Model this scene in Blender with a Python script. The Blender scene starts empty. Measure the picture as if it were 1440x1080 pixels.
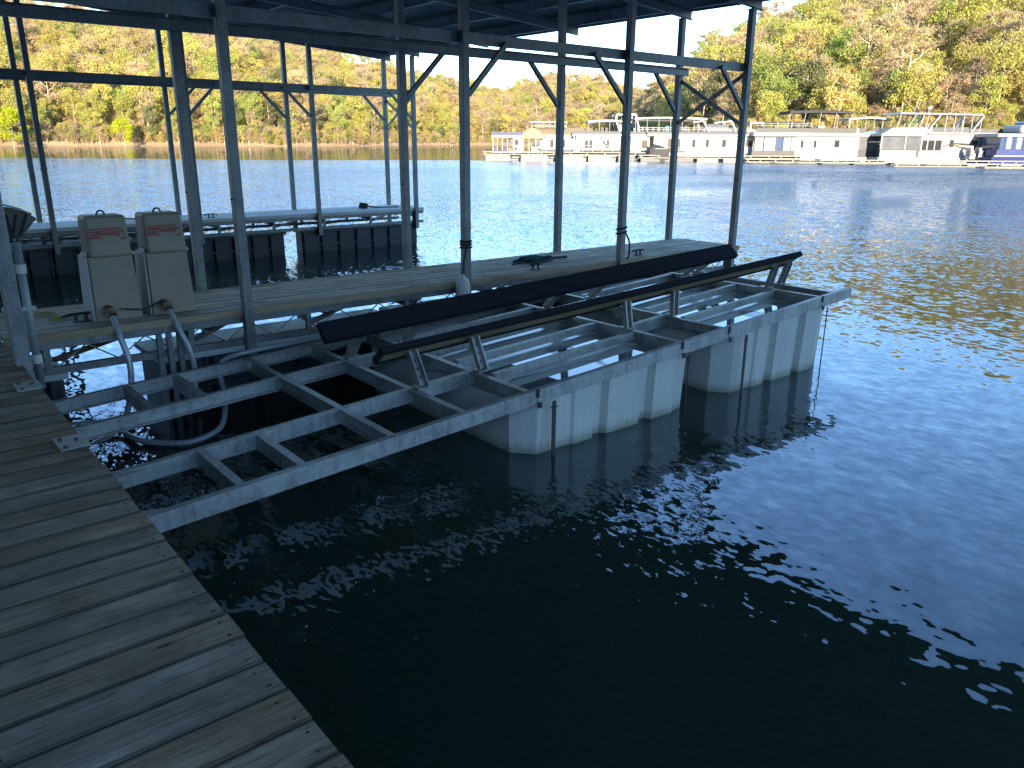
import bpy, math, random
from mathutils import Vector, Matrix, noise
random.seed(7)
sc = bpy.context.scene
C = bpy.context.scene.collection
# ------------------------------------------------------------------ camera
PIT, ROLL, YAW, HC = 0.3012, 0.007, 0.878, 1.3623
FW = Vector((math.cos(YAW), math.sin(YAW), 0)); RT = Vector((math.sin(YAW), -math.cos(YAW), 0)); UP = Vector((0, 0, 1))
cF = math.cos(PIT) * FW - math.sin(PIT) * UP
cU0 = math.sin(PIT) * FW + math.cos(PIT) * UP
cR = math.cos(ROLL) * RT + math.sin(ROLL) * cU0
cU = -math.sin(ROLL) * RT + math.cos(ROLL) * cU0
cam = bpy.data.cameras.new('camera'); camo = bpy.data.objects.new('camera', cam); C.objects.link(camo)
cam.sensor_width = 36.0; cam.lens = 1099.7 / 1440 * 36; cam.clip_start = 0.05; cam.clip_end = 6000
m = Matrix.Identity(4)
for i, v in enumerate((cR, cU, -cF)):
    for j in range(3): m[j][i] = v[j]
m[2][3] = HC
camo.matrix_world = m
sc.camera = camo
# ------------------------------------------------------------------ world, sun, exposure
SUN_EL = math.radians(11.5)
SUN_AZ_OFF = math.radians(6)        # low sun behind the camera, a little to its right; the near shore's hill keeps the docks in shade
sd = -(FW * math.cos(SUN_AZ_OFF) - RT * math.sin(SUN_AZ_OFF))      # horizontal direction towards the sun
sunv = Vector((sd.x * math.cos(SUN_EL), sd.y * math.cos(SUN_EL), math.sin(SUN_EL)))
w = bpy.data.worlds.new('World'); sc.world = w; w.use_nodes = True
nt = w.node_tree
sky = nt.nodes.new('ShaderNodeTexSky'); sky.sky_type = 'NISHITA'; sky.sun_disc = False
sky.sun_elevation = SUN_EL; sky.sun_rotation = math.atan2(sunv.x, sunv.y)
sky.altitude = 200; sky.air_density = 1.0; sky.dust_density = 0.0; sky.ozone_density = 3.2
bg = nt.nodes['Background']; bg.inputs['Strength'].default_value = 0.15
nt.links.new(sky.outputs[0], bg.inputs[0])
sl = bpy.data.lights.new('sun', 'SUN'); sl.energy = 4.0; sl.angle = math.radians(0.53); sl.color = (1.0, 0.87, 0.68)
so = bpy.data.objects.new('sun', sl); C.objects.link(so); so.location = (0, 0, 60)
so.rotation_euler = sunv.to_track_quat('Z', 'Y').to_euler()
sc.view_settings.view_transform = 'Standard'; sc.view_settings.look = 'None'
sc.view_settings.exposure = 2.15; sc.view_settings.gamma = 1.0; sc.view_settings.use_curve_mapping = False
sc.cycles.max_bounces = 8; sc.cycles.transparent_max_bounces = 12
WZ = -0.75                                                             # the lake's surface; z = 0 is the top of the dock boards

# ------------------------------------------------------------------ materials
MATS = {}
class N:
    def __init__(s, name):
        s.m = bpy.data.materials.new(name); s.m.use_nodes = True; s.t = s.m.node_tree
        s.b = s.t.nodes['Principled BSDF']; s.out = s.t.nodes['Material Output']
    def n(s, typ, **kw):
        x = s.t.nodes.new(typ)
        for k, v in kw.items():
            if k.startswith('i_'):
                key = k[2:]; key = int(key) if key.isdigit() else key.replace('_', ' ')
                x.inputs[key].default_value = v
            else: setattr(x, k, v)
        return x
    def l(s, a, b): s.t.links.new(a, b)
def rgba(c): return (c[0], c[1], c[2], 1)
def ramp(k, fac, stops):
    r = k.n('ShaderNodeValToRGB'); e = r.color_ramp.elements
    while len(e) > 1: e.remove(e[-1])
    e[0].position = stops[0][0]; e[0].color = rgba(stops[0][1])
    for p, c in stops[1:]:
        x = e.new(p); x.color = rgba(c)
    k.l(fac, r.inputs[0]); return r.outputs[0]
def mat_plain(name, col, rough=0.6, metal=0.0, var=0.12, scale=6.0, bump=0.0, spec=0.5):
    k = N(name); tc = k.n('ShaderNodeTexCoord')
    nz = k.n('ShaderNodeTexNoise', i_Scale=scale, i_Detail=5.0, i_Roughness=0.6); k.l(tc.outputs['Object'], nz.inputs['Vector'])
    lo = [max(0, c * (1 - var)) for c in col]; hi = [min(1, c * (1 + var)) for c in col]
    k.l(ramp(k, nz.outputs['Fac'], [(0.3, lo), (0.7, hi)]), k.b.inputs['Base Color'])
    k.b.inputs['Roughness'].default_value = rough; k.b.inputs['Metallic'].default_value = metal
    k.b.inputs['Specular IOR Level'].default_value = spec
    if bump:
        bp = k.n('ShaderNodeBump', i_Strength=bump, i_Distance=0.004); k.l(nz.outputs['Fac'], bp.inputs['Height']); k.l(bp.outputs[0], k.b.inputs['Normal'])
    MATS[name] = k.m; return k.m
def mat_wood(name, stops, rough=0.8, grain=1.0, tint=0.25, stain=0.0, edge=0.0):
    k = N(name); tc = k.n('ShaderNodeTexCoord'); oi = k.n('ShaderNodeObjectInfo')
    off = k.n('ShaderNodeVectorMath', operation='SCALE'); off.inputs[0].default_value = (13.7, 5.1, 9.3); k.l(oi.outputs['Random'], off.inputs['Scale'])
    ad = k.n('ShaderNodeVectorMath', operation='ADD'); k.l(tc.outputs['Object'], ad.inputs[0]); k.l(off.outputs[0], ad.inputs[1])
    mp = k.n('ShaderNodeMapping'); mp.inputs['Scale'].default_value = (2.6, 70, 70); k.l(ad.outputs[0], mp.inputs['Vector'])
    g = k.n('ShaderNodeTexNoise', i_Scale=1.0, i_Detail=7.0, i_Roughness=0.68, i_Distortion=0.5); k.l(mp.outputs[0], g.inputs['Vector'])
    mp2 = k.n('ShaderNodeMapping'); mp2.inputs['Scale'].default_value = (1.3, 5, 5); k.l(ad.outputs[0], mp2.inputs['Vector'])
    b = k.n('ShaderNodeTexNoise', i_Scale=1.6, i_Detail=4.0, i_Roughness=0.6); k.l(mp2.outputs[0], b.inputs['Vector'])
    mx = k.n('ShaderNodeMath', operation='MULTIPLY_ADD'); k.l(b.outputs['Fac'], mx.inputs[0]); mx.inputs[1].default_value = 0.7; 
    sb = k.n('ShaderNodeMath', operation='MULTIPLY_ADD'); k.l(g.outputs['Fac'], sb.inputs[0]); sb.inputs[1].default_value = 0.55; sb.inputs[2].default_value = -0.12
    k.l(sb.outputs[0], mx.inputs[2])
    col = ramp(k, mx.outputs[0], stops)
    # per-board brightness and hue
    hs = k.n('ShaderNodeHueSaturation'); k.l(col, hs.inputs['Color'])
    mr = k.n('ShaderNodeMapRange'); mr.inputs['To Min'].default_value = 1 - tint; mr.inputs['To Max'].default_value = 1 + tint; k.l(oi.outputs['Random'], mr.inputs['Value'])
    k.l(mr.outputs[0], hs.inputs['Value'])
    ms = k.n('ShaderNodeMapRange'); ms.inputs['To Min'].default_value = 0.7; ms.inputs['To Max'].default_value = 1.35
    fr = k.n('ShaderNodeMath', operation='FRACT'); m7 = k.n('ShaderNodeMath', operation='MULTIPLY'); k.l(oi.outputs['Random'], m7.inputs[0]); m7.inputs[1].default_value = 17.3
    k.l(m7.outputs[0], fr.inputs[0]); k.l(fr.outputs[0], ms.inputs['Value']); k.l(ms.outputs[0], hs.inputs['Saturation'])
    outc = hs.outputs[0]
    if stain:
        vo = k.n('ShaderNodeTexVoronoi', i_Scale=2.3); mp3 = k.n('ShaderNodeMapping'); mp3.inputs['Scale'].default_value = (1.0, 2.6, 1.0); k.l(ad.outputs[0], mp3.inputs['Vector']); k.l(mp3.outputs[0], vo.inputs['Vector'])
        kn = ramp(k, vo.outputs['Distance'], [(0.03, (0.18, 0.15, 0.13)), (0.085, (1, 1, 1))])
        mm = k.n('ShaderNodeMix', data_type='RGBA', blend_type='MULTIPLY'); mm.inputs[0].default_value = stain
        k.l(outc, mm.inputs[6]); k.l(kn, mm.inputs[7]); outc = mm.outputs[2]
    if edge:
        # grime packed along the board's edges, uneven along its length
        so_ = k.n('ShaderNodeSeparateXYZ'); k.l(tc.outputs['Object'], so_.inputs[0])
        ab = k.n('ShaderNodeMath', operation='ABSOLUTE'); k.l(so_.outputs['Y'], ab.inputs[0])
        ew = k.n('ShaderNodeMath', operation='MULTIPLY_ADD'); k.l(b.outputs['Fac'], ew.inputs[0]); ew.inputs[1].default_value = 0.022; k.l(ab.outputs[0], ew.inputs[2])
        er = k.n('ShaderNodeMapRange', interpolation_type='SMOOTHSTEP'); er.inputs['From Min'].default_value = 0.066; er.inputs['From Max'].default_value = 0.0785; er.inputs['To Min'].default_value = 0; er.inputs['To Max'].default_value = edge * .85; k.l(ew.outputs[0], er.inputs['Value'])
        em = k.n('ShaderNodeMix', data_type='RGBA'); k.l(er.outputs[0], em.inputs[0]); k.l(outc, em.inputs[6]); em.inputs[7].default_value = (0.045, 0.038, 0.03, 1); outc = em.outputs[2]
        # dark weather cracks along the grain
        mp4 = k.n('ShaderNodeMapping'); mp4.inputs['Scale'].default_value = (1.1, 26, 26); k.l(ad.outputs[0], mp4.inputs['Vector'])
        cr = k.n('ShaderNodeTexNoise', i_Scale=1.0, i_Detail=3.0, i_Distortion=0.8); k.l(mp4.outputs[0], cr.inputs['Vector'])
        cc = ramp(k, cr.outputs['Fac'], [(0.485, (1, 1, 1)), (0.5, (0.35, 0.32, 0.3)), (0.515, (1, 1, 1))])
        cm = k.n('ShaderNodeMix', data_type='RGBA', blend_type='MULTIPLY'); cm.inputs[0].default_value = .8; k.l(outc, cm.inputs[6]); k.l(cc, cm.inputs[7]); outc = cm.outputs[2]
        # blotches of damp and algae
        bl = k.n('ShaderNodeTexNoise', i_Scale=2.2, i_Detail=5.0, i_Roughness=0.7); k.l(ad.outputs[0], bl.inputs['Vector'])
        bc = ramp(k, bl.outputs['Fac'], [(0.42, (0.72, 0.71, 0.68)), (0.58, (1.15, 1.1, 1.04))])
        bm2 = k.n('ShaderNodeMix', data_type='RGBA', blend_type='MULTIPLY'); bm2.inputs[0].default_value = .9; k.l(outc, bm2.inputs[6]); k.l(bc, bm2.inputs[7]); outc = bm2.outputs[2]
    k.l(outc, k.b.inputs['Base Color']); k.b.inputs['Roughness'].default_value = rough; k.b.inputs['Specular IOR Level'].default_value = 0.15 if edge else 0.3
    bp = k.n('ShaderNodeBump', i_Strength=0.55 * grain, i_Distance=0.004); k.l(g.outputs['Fac'], bp.inputs['Height']); k.l(bp.outputs[0], k.b.inputs['Normal'])
    MATS[name] = k.m
def mat_galv(name, lo, hi, rough=0.42, metal=0.75, streak=0.5):
    k = N(name); tc = k.n('ShaderNodeTexCoord')
    vo = k.n('ShaderNodeTexVoronoi', i_Scale=48.0); k.l(tc.outputs['Object'], vo.inputs['Vector'])
    nz = k.n('ShaderNodeTexNoise', i_Scale=5.0, i_Detail=6.0, i_Roughness=0.65); k.l(tc.outputs['Object'], nz.inputs['Vector'])
    mp = k.n('ShaderNodeMapping'); mp.inputs['Scale'].default_value = (26, 26, 1.2); k.l(tc.outputs['Object'], mp.inputs['Vector'])
    st = k.n('ShaderNodeTexNoise', i_Scale=1.0, i_Detail=4.0); k.l(mp.outputs[0], st.inputs['Vector'])
    a = k.n('ShaderNodeMath', operation='MULTIPLY_ADD'); k.l(vo.outputs['Color'], a.inputs[0]); a.inputs[1].default_value = 0.22; k.l(nz.outputs['Fac'], a.inputs[2])
    c = k.n('ShaderNodeMath', operation='MULTIPLY_ADD'); k.l(st.outputs['Fac'], c.inputs[0]); c.inputs[1].default_value = streak; k.l(a.outputs[0], c.inputs[2])
    k.l(ramp(k, c.outputs[0], [(0.6, lo), (1.15, hi)]), k.b.inputs['Base Color'])
    r = k.n('ShaderNodeMapRange'); r.inputs['To Min'].default_value = rough - 0.1; r.inputs['To Max'].default_value = rough + 0.16; k.l(nz.outputs['Fac'], r.inputs['Value']); k.l(r.outputs[0], k.b.inputs['Roughness'])
    k.b.inputs['Metallic'].default_value = metal
    MATS[name] = k.m
def mat_tank():
    k = N('grey_poly'); g = k.n('ShaderNodeNewGeometry'); sx = k.n('ShaderNodeSeparateXYZ'); k.l(g.outputs['Position'], sx.inputs[0])
    nz = k.n('ShaderNodeTexNoise', i_Scale=3.0, i_Detail=6.0, i_Roughness=0.65); k.l(g.outputs['Position'], nz.inputs['Vector'])
    mp = k.n('ShaderNodeMapping'); mp.inputs['Scale'].default_value = (30, 30, 1.5); k.l(g.outputs['Position'], mp.inputs['Vector'])
    st = k.n('ShaderNodeTexNoise', i_Scale=1.0, i_Detail=4.0); k.l(mp.outputs[0], st.inputs['Vector'])
    base = ramp(k, nz.outputs['Fac'], [(0.3, (0.50, 0.485, 0.44)), (0.7, (0.58, 0.56, 0.51))])
    stain = ramp(k, st.outputs['Fac'], [(0.42, (1, 1, 1)), (0.72, (0.74, 0.73, 0.68))])
    m1 = k.n('ShaderNodeMix', data_type='RGBA', blend_type='MULTIPLY'); m1.inputs[0].default_value = .35; k.l(base, m1.inputs[6]); k.l(stain, m1.inputs[7])
    a = k.n('ShaderNodeMath', operation='MULTIPLY_ADD'); k.l(st.outputs['Fac'], a.inputs[0]); a.inputs[1].default_value = -.10; k.l(sx.outputs['Z'], a.inputs[2])
    mr = k.n('ShaderNodeMapRange', interpolation_type='SMOOTHSTEP'); mr.inputs['From Min'].default_value = -.80; mr.inputs['From Max'].default_value = -.70; mr.inputs['To Min'].default_value = .75; mr.inputs['To Max'].default_value = 0; k.l(a.outputs[0], mr.inputs['Value'])
    m2 = k.n('ShaderNodeMix', data_type='RGBA'); k.l(mr.outputs[0], m2.inputs[0]); k.l(m1.outputs[2], m2.inputs[6]); m2.inputs[7].default_value = (0.20, 0.21, 0.13, 1)
    k.l(m2.outputs[2], k.b.inputs['Base Color']); k.b.inputs['Roughness'].default_value = .38; k.b.inputs['Subsurface Weight'].default_value = 0.0
    bp = k.n('ShaderNodeBump', i_Strength=0.25, i_Distance=0.01); k.l(nz.outputs['Fac'], bp.inputs['Height']); k.l(bp.outputs[0], k.b.inputs['Normal'])
    MATS['grey_poly'] = k.m
mat_wood('weathered_board', [(0.22, (0.11, 0.078, 0.058)), (0.40, (0.235, 0.18, 0.138)), (0.55, (0.315, 0.26, 0.205)), (0.78, (0.46, 0.395, 0.33))], stain=0.8, grain=1.5, tint=0.1, edge=0.9, rough=0.95)
mat_wood('new_board', [(0.25, (0.30, 0.26, 0.21)), (0.42, (0.50, 0.45, 0.38)), (0.6, (0.58, 0.53, 0.46)), (0.8, (0.68, 0.63, 0.56))], stain=0.6, tint=0.16, grain=0.9, edge=0.7)
mat_wood('grey_board', [(0.25, (0.40, 0.39, 0.37)), (0.45, (0.56, 0.55, 0.53)), (0.75, (0.68, 0.67, 0.65))], stain=0.4, tint=0.08, grain=0.8)
mat_wood('fascia_board', [(0.25, (0.2, 0.115, 0.05)), (0.5, (0.36, 0.235, 0.115)), (0.75, (0.45, 0.32, 0.17))], stain=0.4, tint=0.08, grain=0.7)
mat_wood('bunk_timber', [(0.25, (0.17, 0.125, 0.07)), (0.5, (0.29, 0.22, 0.13)), (0.75, (0.4, 0.32, 0.2))], stain=0.3, tint=0.05, grain=0.6)
mat_galv('galvanised', (0.19, 0.195, 0.19), (0.42, 0.425, 0.41), 0.45, 0.55, 0.55)
mat_galv('old_steel', (0.15, 0.16, 0.16), (0.30, 0.305, 0.30), 0.5, 0.55, 0.3)
mat_galv('roof_metal', (0.20, 0.22, 0.225), (0.36, 0.38, 0.38), 0.45, 0.5, 0.2)
mat_plain('dark_steel', (0.045, 0.05, 0.055), 0.5, 0.6)
mat_plain('rusty_steel', (0.14, 0.09, 0.065), 0.75, 0.2, 0.4, 20)
mat_tank()
mat_plain('lid_poly', (0.54, 0.545, 0.53), 0.16, 0, 0.16, 5.0)
mat_plain('black_poly', (0.025, 0.027, 0.032), 0.5, 0, 0.3, 4.0)
mat_plain('float_lid', (0.44, 0.46, 0.46), 0.5, 0, 0.12, 3.0)
mat_plain('carpet', (0.022, 0.022, 0.027), 0.95, 0, 0.25, 120.0, 0.6, 0.1)
mat_plain('tan_plastic', (0.29, 0.24, 0.165), 0.5, 0, 0.06, 5.0)
mat_plain('grey_panel', (0.44, 0.45, 0.45), 0.5, 0, 0.06, 5.0)
mat_plain('red_print', (0.36, 0.03, 0.025), 0.6)
mat_plain('brown_pvc', (0.22, 0.13, 0.09), 0.5)
mat_plain('white_pvc', (0.62, 0.62, 0.58), 0.5, 0, 0.1, 9)
mat_plain('grey_conduit', (0.30, 0.33, 0.35), 0.5, 0.3)
mat_plain('rope_teal', (0.012, 0.06, 0.075), 0.9, 0, 0.3, 60)
mat_plain('rope_yellow', (0.42, 0.34, 0.07), 0.8, 0, 0.2, 60)
mat_plain('rope_dark', (0.03, 0.032, 0.036), 0.9, 0, 0.3, 60)
mat_plain('canvas_grey', (0.15, 0.145, 0.13), 0.9, 0, 0.15, 12, 0.3)
mat_plain('gelcoat', (0.27, 0.265, 0.26), 0.3, 0, 0.04, 0.8)
mat_plain('cream', (0.27, 0.255, 0.215), 0.5, 0, 0.05, 2)
mat_plain('dock_pale', (0.22, 0.20, 0.16), 0.8, 0, 0.15, 2)
mat_plain('dock_float', (0.30, 0.25, 0.19), 0.8, 0, 0.4, 1.5)
mat_plain('tan_canvas', (0.25, 0.19, 0.115), 0.9, 0, 0.12, 2)
mat_plain('black_canvas', (0.03, 0.028, 0.03), 0.9)
mat_plain('brown_trim', (0.045, 0.04, 0.037), 0.6)
mat_plain('navy', (0.022, 0.032, 0.12), 0.35, 0, 0.1, 1)
mat_plain('blue_roof', (0.03, 0.033, 0.085), 0.6, 0, 0.1, 2)
mat_plain('teal_trim', (0.03, 0.25, 0.24), 0.5)
mat_plain('gold_stripe', (0.35, 0.33, 0.12), 0.4)
mat_plain('screen_mesh', (0.075, 0.075, 0.08), 0.7, 0, 0.35, 0.9)
mat_plain('red_door', (0.20, 0.06, 0.035), 0.5)
mat_plain('bark', (0.34, 0.27, 0.19), 0.9, 0, 0.3, 0.5)
mat_plain('pale_bark', (0.50, 0.42, 0.31), 0.9, 0, 0.3, 0.5)
def mat_glass(name, col, rough=0.08):
    k = N(name); k.b.inputs['Base Color'].default_value = rgba(col); k.b.inputs['Roughness'].default_value = rough
    MATS[name] = k.m
mat_glass('window_glass', (0.03, 0.03, 0.032), 0.15); mat_glass('brown_glass', (0.07, 0.05, 0.04), 0.15); mat_glass('blue_glass', (0.05, 0.07, 0.13), 0.15)
def mat_puddle():
    k = N('puddle_water'); k.b.inputs['Base Color'].default_value = (0.2, 0.215, 0.215, 1); k.b.inputs['Roughness'].default_value = 0.015; k.b.inputs['IOR'].default_value = 1.33
    k.b.inputs['Coat Weight'].default_value = 1.0; k.b.inputs['Coat Roughness'].default_value = 0.01; k.b.inputs['Coat IOR'].default_value = 1.5
    MATS['puddle_water'] = k.m
mat_puddle()
def mat_hose():
    k = N('clear_hose'); tc = k.n('ShaderNodeTexCoord'); k.b.inputs['Base Color'].default_value = (0.42, 0.43, 0.47, 1)
    k.b.inputs['Roughness'].default_value = 0.18; k.b.inputs['Coat Weight'].default_value = 0.6; k.b.inputs['Transmission Weight'].default_value = 0.25
    MATS['clear_hose'] = k.m
mat_hose()
def mat_leaf(name, col, hvar=0.014, vvar=0.2):
    k = N(name); oi = k.n('ShaderNodeObjectInfo'); tc = k.n('ShaderNodeTexCoord')
    nz = k.n('ShaderNodeTexNoise', i_Scale=0.55, i_Detail=3.0); k.l(tc.outputs['Object'], nz.inputs['Vector'])
    hs = k.n('ShaderNodeHueSaturation'); hs.inputs['Color'].default_value = rgba(col)
    mv = k.n('ShaderNodeMapRange'); mv.inputs['To Min'].default_value = 1 - vvar; mv.inputs['To Max'].default_value = 1 + vvar; k.l(oi.outputs['Random'], mv.inputs['Value'])
    m2 = k.n('ShaderNodeMapRange'); m2.inputs['From Min'].default_value = 0.3; m2.inputs['From Max'].default_value = 0.7; m2.inputs['To Min'].default_value = 0.78; m2.inputs['To Max'].default_value = 1.22; k.l(nz.outputs['Fac'], m2.inputs['Value'])
    mm = k.n('ShaderNodeMath', operation='MULTIPLY'); k.l(mv.outputs[0], mm.inputs[0]); k.l(m2.outputs[0], mm.inputs[1]); k.l(mm.outputs[0], hs.inputs['Value'])
    f = k.n('ShaderNodeMath', operation='MULTIPLY'); k.l(oi.outputs['Random'], f.inputs[0]); f.inputs[1].default_value = 37.7
    fr = k.n('ShaderNodeMath', operation='FRACT'); k.l(f.outputs[0], fr.inputs[0])
    mh = k.n('ShaderNodeMapRange'); mh.inputs['To Min'].default_value = 0.5 - hvar; mh.inputs['To Max'].default_value = 0.5 + hvar; k.l(fr.outputs[0], mh.inputs['Value']); k.l(mh.outputs[0], hs.inputs['Hue'])
    d = k.n('ShaderNodeBsdfDiffuse'); t = k.n('ShaderNodeBsdfTranslucent'); k.l(hs.outputs[0], d.inputs[0]); k.l(hs.outputs[0], t.inputs[0])
    mx = k.n('ShaderNodeMixShader'); mx.inputs[0].default_value = 0.5; k.l(d.outputs[0], mx.inputs[1]); k.l(t.outputs[0], mx.inputs[2]); k.l(mx.outputs[0], k.out.inputs[0])
    MATS[name] = k.m
mat_leaf('leaf_yellow_green', (0.48, 0.42, 0.12)); mat_leaf('leaf_green', (0.36, 0.38, 0.10)); mat_leaf('leaf_lime', (0.44, 0.46, 0.03), 0.01, 0.1)
mat_leaf('leaf_gold', (0.52, 0.40, 0.16)); mat_leaf('twig_tan', (0.50, 0.38, 0.22), 0.015); mat_leaf('twig_pink', (0.46, 0.345, 0.225), 0.015); mat_leaf('leaf_dark', (0.20, 0.20, 0.09), 0.02)

def mat_ground():
    k = N('hill_ground'); g = k.n('ShaderNodeNewGeometry'); sx = k.n('ShaderNodeSeparateXYZ'); k.l(g.outputs['Position'], sx.inputs[0])
    nz = k.n('ShaderNodeTexNoise', i_Scale=0.12, i_Detail=6.0, i_Roughness=0.65); k.l(g.outputs['Position'], nz.inputs['Vector'])
    litter = ramp(k, nz.outputs['Fac'], [(0.3, (0.17, 0.125, 0.07)), (0.5, (0.25, 0.185, 0.10)), (0.7, (0.20, 0.18, 0.06))])
    bank = ramp(k, nz.outputs['Fac'], [(0.3, (0.30, 0.19, 0.10)), (0.7, (0.42, 0.28, 0.16))])
    a = k.n('ShaderNodeMath', operation='MULTIPLY_ADD'); k.l(nz.outputs['Fac'], a.inputs[0]); a.inputs[1].default_value = -2.4; k.l(sx.outputs['Z'], a.inputs[2])
    mr = k.n('ShaderNodeMapRange'); mr.inputs['From Min'].default_value = -0.9; mr.inputs['From Max'].default_value = 0.1; k.l(a.outputs[0], mr.inputs['Value'])
    mx = k.n('ShaderNodeMix', data_type='RGBA'); k.l(mr.outputs[0], mx.inputs[0]); k.l(bank, mx.inputs[6]); k.l(litter, mx.inputs[7])
    k.l(mx.outputs[2], k.b.inputs['Base Color']); k.b.inputs['Roughness'].default_value = 1.0; k.b.inputs['Specular IOR Level'].default_value = 0.0
    MATS['hill_ground'] = k.m
mat_ground()
RING = (2.28, 3.86, WZ)
def mat_water():
    k = N('lake_water'); t = k.t
    t.nodes.remove(k.b)
    g = k.n('ShaderNodeNewGeometry'); P = g.outputs['Position']
    def wave(scale, amp_socket_or_val, detail=2.0, stretch=(1, 1, 1), rot=0.0, rough=0.5):
        mp = k.n('ShaderNodeMapping'); mp.inputs['Scale'].default_value = stretch; mp.inputs['Rotation'].default_value = (0, 0, rot); k.l(P, mp.inputs['Vector'])
        nz = k.n('ShaderNodeTexNoise', i_Scale=scale, i_Detail=detail, i_Roughness=rough); k.l(mp.outputs[0], nz.inputs['Vector'])
        s = k.n('ShaderNodeVectorMath', operation='SUBTRACT'); k.l(nz.outputs['Color'], s.inputs[0]); s.inputs[1].default_value = (0.5, 0.5, 0.5)
        mu = k.n('ShaderNodeVectorMath', operation='SCALE'); k.l(s.outputs[0], mu.inputs[0])
        if isinstance(amp_socket_or_val, (int, float)): mu.inputs['Scale'].default_value = amp_socket_or_val
        else: k.l(amp_socket_or_val, mu.inputs['Scale'])
        return mu.outputs[0]
    def math_(op, a, b=None, c=None, clamp=False):
        x = k.n('ShaderNodeMath', operation=op); x.use_clamp = clamp
        for i, v in enumerate((a, b, c)):
            if v is None: continue
            if isinstance(v, (int, float)): x.inputs[i].default_value = v
            else: k.l(v, x.inputs[i])
        return x.outputs[0]
    def sstep(v, a, b, lo=0.0, hi=1.0):
        x = k.n('ShaderNodeMapRange', interpolation_type='SMOOTHSTEP'); k.l(v, x.inputs['Value'])
        x.inputs['From Min'].default_value = a; x.inputs['From Max'].default_value = b; x.inputs['To Min'].default_value = lo; x.inputs['To Max'].default_value = hi
        return x.outputs[0]
    dv = k.n('ShaderNodeVectorMath', operation='DOT_PRODUCT'); k.l(P, dv.inputs[0]); dv.inputs[1].default_value = (FW.x, FW.y, 0)
    rv = k.n('ShaderNodeVectorMath', operation='DOT_PRODUCT'); k.l(P, rv.inputs[0]); rv.inputs[1].default_value = (RT.x, RT.y, 0)
    d = dv.outputs['Value']; r = rv.outputs['Value']
    # the breeze ruffles the open lake; the cove along the far shore and the water among the docks stay nearly flat
    sx = k.n('ShaderNodeSeparateXYZ'); k.l(P, sx.inputs[0])
    wob = k.n('ShaderNodeTexNoise', i_Scale=0.05, i_Detail=2.0); k.l(P, wob.inputs['Vector'])
    dd = math_('MULTIPLY_ADD', wob.outputs['Fac'], 10.0, d)
    calm_far = sstep(dd, 90.0, 96.0, 1.0, 0.0)
    openw = sstep(d, 8.0, 26.0)
    patch = k.n('ShaderNodeTexNoise', i_Scale=0.022, i_Detail=3.0); k.l(P, patch.inputs['Vector'])
    pm = sstep(patch.outputs['Fac'], 0.35, 0.65, 0.6, 1.15)
    lft = sstep(r, -26.0, -8.0, 0.8, 1.0)                     # lee of the docks on the left
    rgt = sstep(r, 3.0, 22.0, 1.0, 1.5)
    amp = math_('MULTIPLY', math_('MULTIPLY', openw, calm_far), math_('MULTIPLY', math_('MULTIPLY', pm, lft), rgt))
    small = math_('MULTIPLY_ADD', amp, 0.45, 0.11)
    big = math_('MULTIPLY_ADD', amp, 0.30, 0.04)
    v1 = wave(9.0, small, 2.0, (1, 0.55, 1), 0.3)
    v2 = wave(2.6, big, 2.0, (1, 0.5, 1), 0.6)
    swell = wave(0.8, math_('MULTIPLY_ADD', amp, 0.1, 0.008), 1.0, (1, 0.35, 1), 0.9)
    v4 = wave(19.0, math_('MULTIPLY_ADD', amp, 0.95, 0.085), 1.0, (1, 0.6, 1), 0.1)
    # disturbed patches by the tanks and by the hose
    def spot(cx, cy, r0, r1):
        ds = k.n('ShaderNodeVectorMath', operation='DISTANCE'); k.l(P, ds.inputs[0]); ds.inputs[1].default_value = (cx, cy, WZ)
        return sstep(ds.outputs['Value'], r0, r1, 1.0, 0.0)
    sp = math_('MAXIMUM', math_('MAXIMUM', spot(4.3, 3.2, 0.3, 1.1), spot(1.4, 5.3, 0.2, 1.3)), math_('MULTIPLY', spot(2.0, 3.1, 0.4, 1.9), 0.35))
    v3 = wave(11.0, math_('MULTIPLY', sp, 0.13), 1.5, (1, 0.6, 1), 0.2)
    v5 = wave(30.0, math_('MULTIPLY', math_('MAXIMUM', spot(2.2, 2.9, 0.8, 2.2), spot(1.3, 5.2, .3, 1.2)), 0.26), 1.0, (1, 0.5, 1), 0.25)
    # a small ring where a drop fell
    sb = k.n('ShaderNodeVectorMath', operation='SUBTRACT'); k.l(P, sb.inputs[0]); sb.inputs[1].default_value = RING
    ln = k.n('ShaderNodeVectorMath', operation='LENGTH'); k.l(sb.outputs[0], ln.inputs[0])
    no = k.n('ShaderNodeVectorMath', operation='NORMALIZE'); k.l(sb.outputs[0], no.inputs[0])
    sn = math_('SINE', math_('MULTIPLY', ln.outputs['Value'], 130.0))
    en = sstep(ln.outputs['Value'], 0.07, 0.2, 0.4, 0.0)
    rs = k.n('ShaderNodeVectorMath', operation='SCALE'); k.l(no.outputs[0], rs.inputs[0]); k.l(math_('MULTIPLY', sn, en), rs.inputs['Scale'])
    acc = None
    for v in (v1, v2, v4, v5, swell, v3, rs.outputs[0]):
        if acc is None: acc = v
        else:
            a = k.n('ShaderNodeVectorMath', operation='ADD'); k.l(acc, a.inputs[0]); k.l(v, a.inputs[1]); acc = a.outputs[0]
    fl = k.n('ShaderNodeVectorMath', operation='MULTIPLY'); k.l(acc, fl.inputs[0]); fl.inputs[1].default_value = (1, 1, 0)
    lean = k.n('ShaderNodeVectorMath', operation='SCALE'); lean.inputs[0].default_value = (-FW.x, -FW.y, 0); k.l(math_('MULTIPLY', math_('MULTIPLY', amp, sstep(r, 8.0, 30.0, 1.0, 1.9)), 0.07), lean.inputs['Scale'])   # brightening bias: normals tilted towards the dock so ruffled water mirrors more sky
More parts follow.
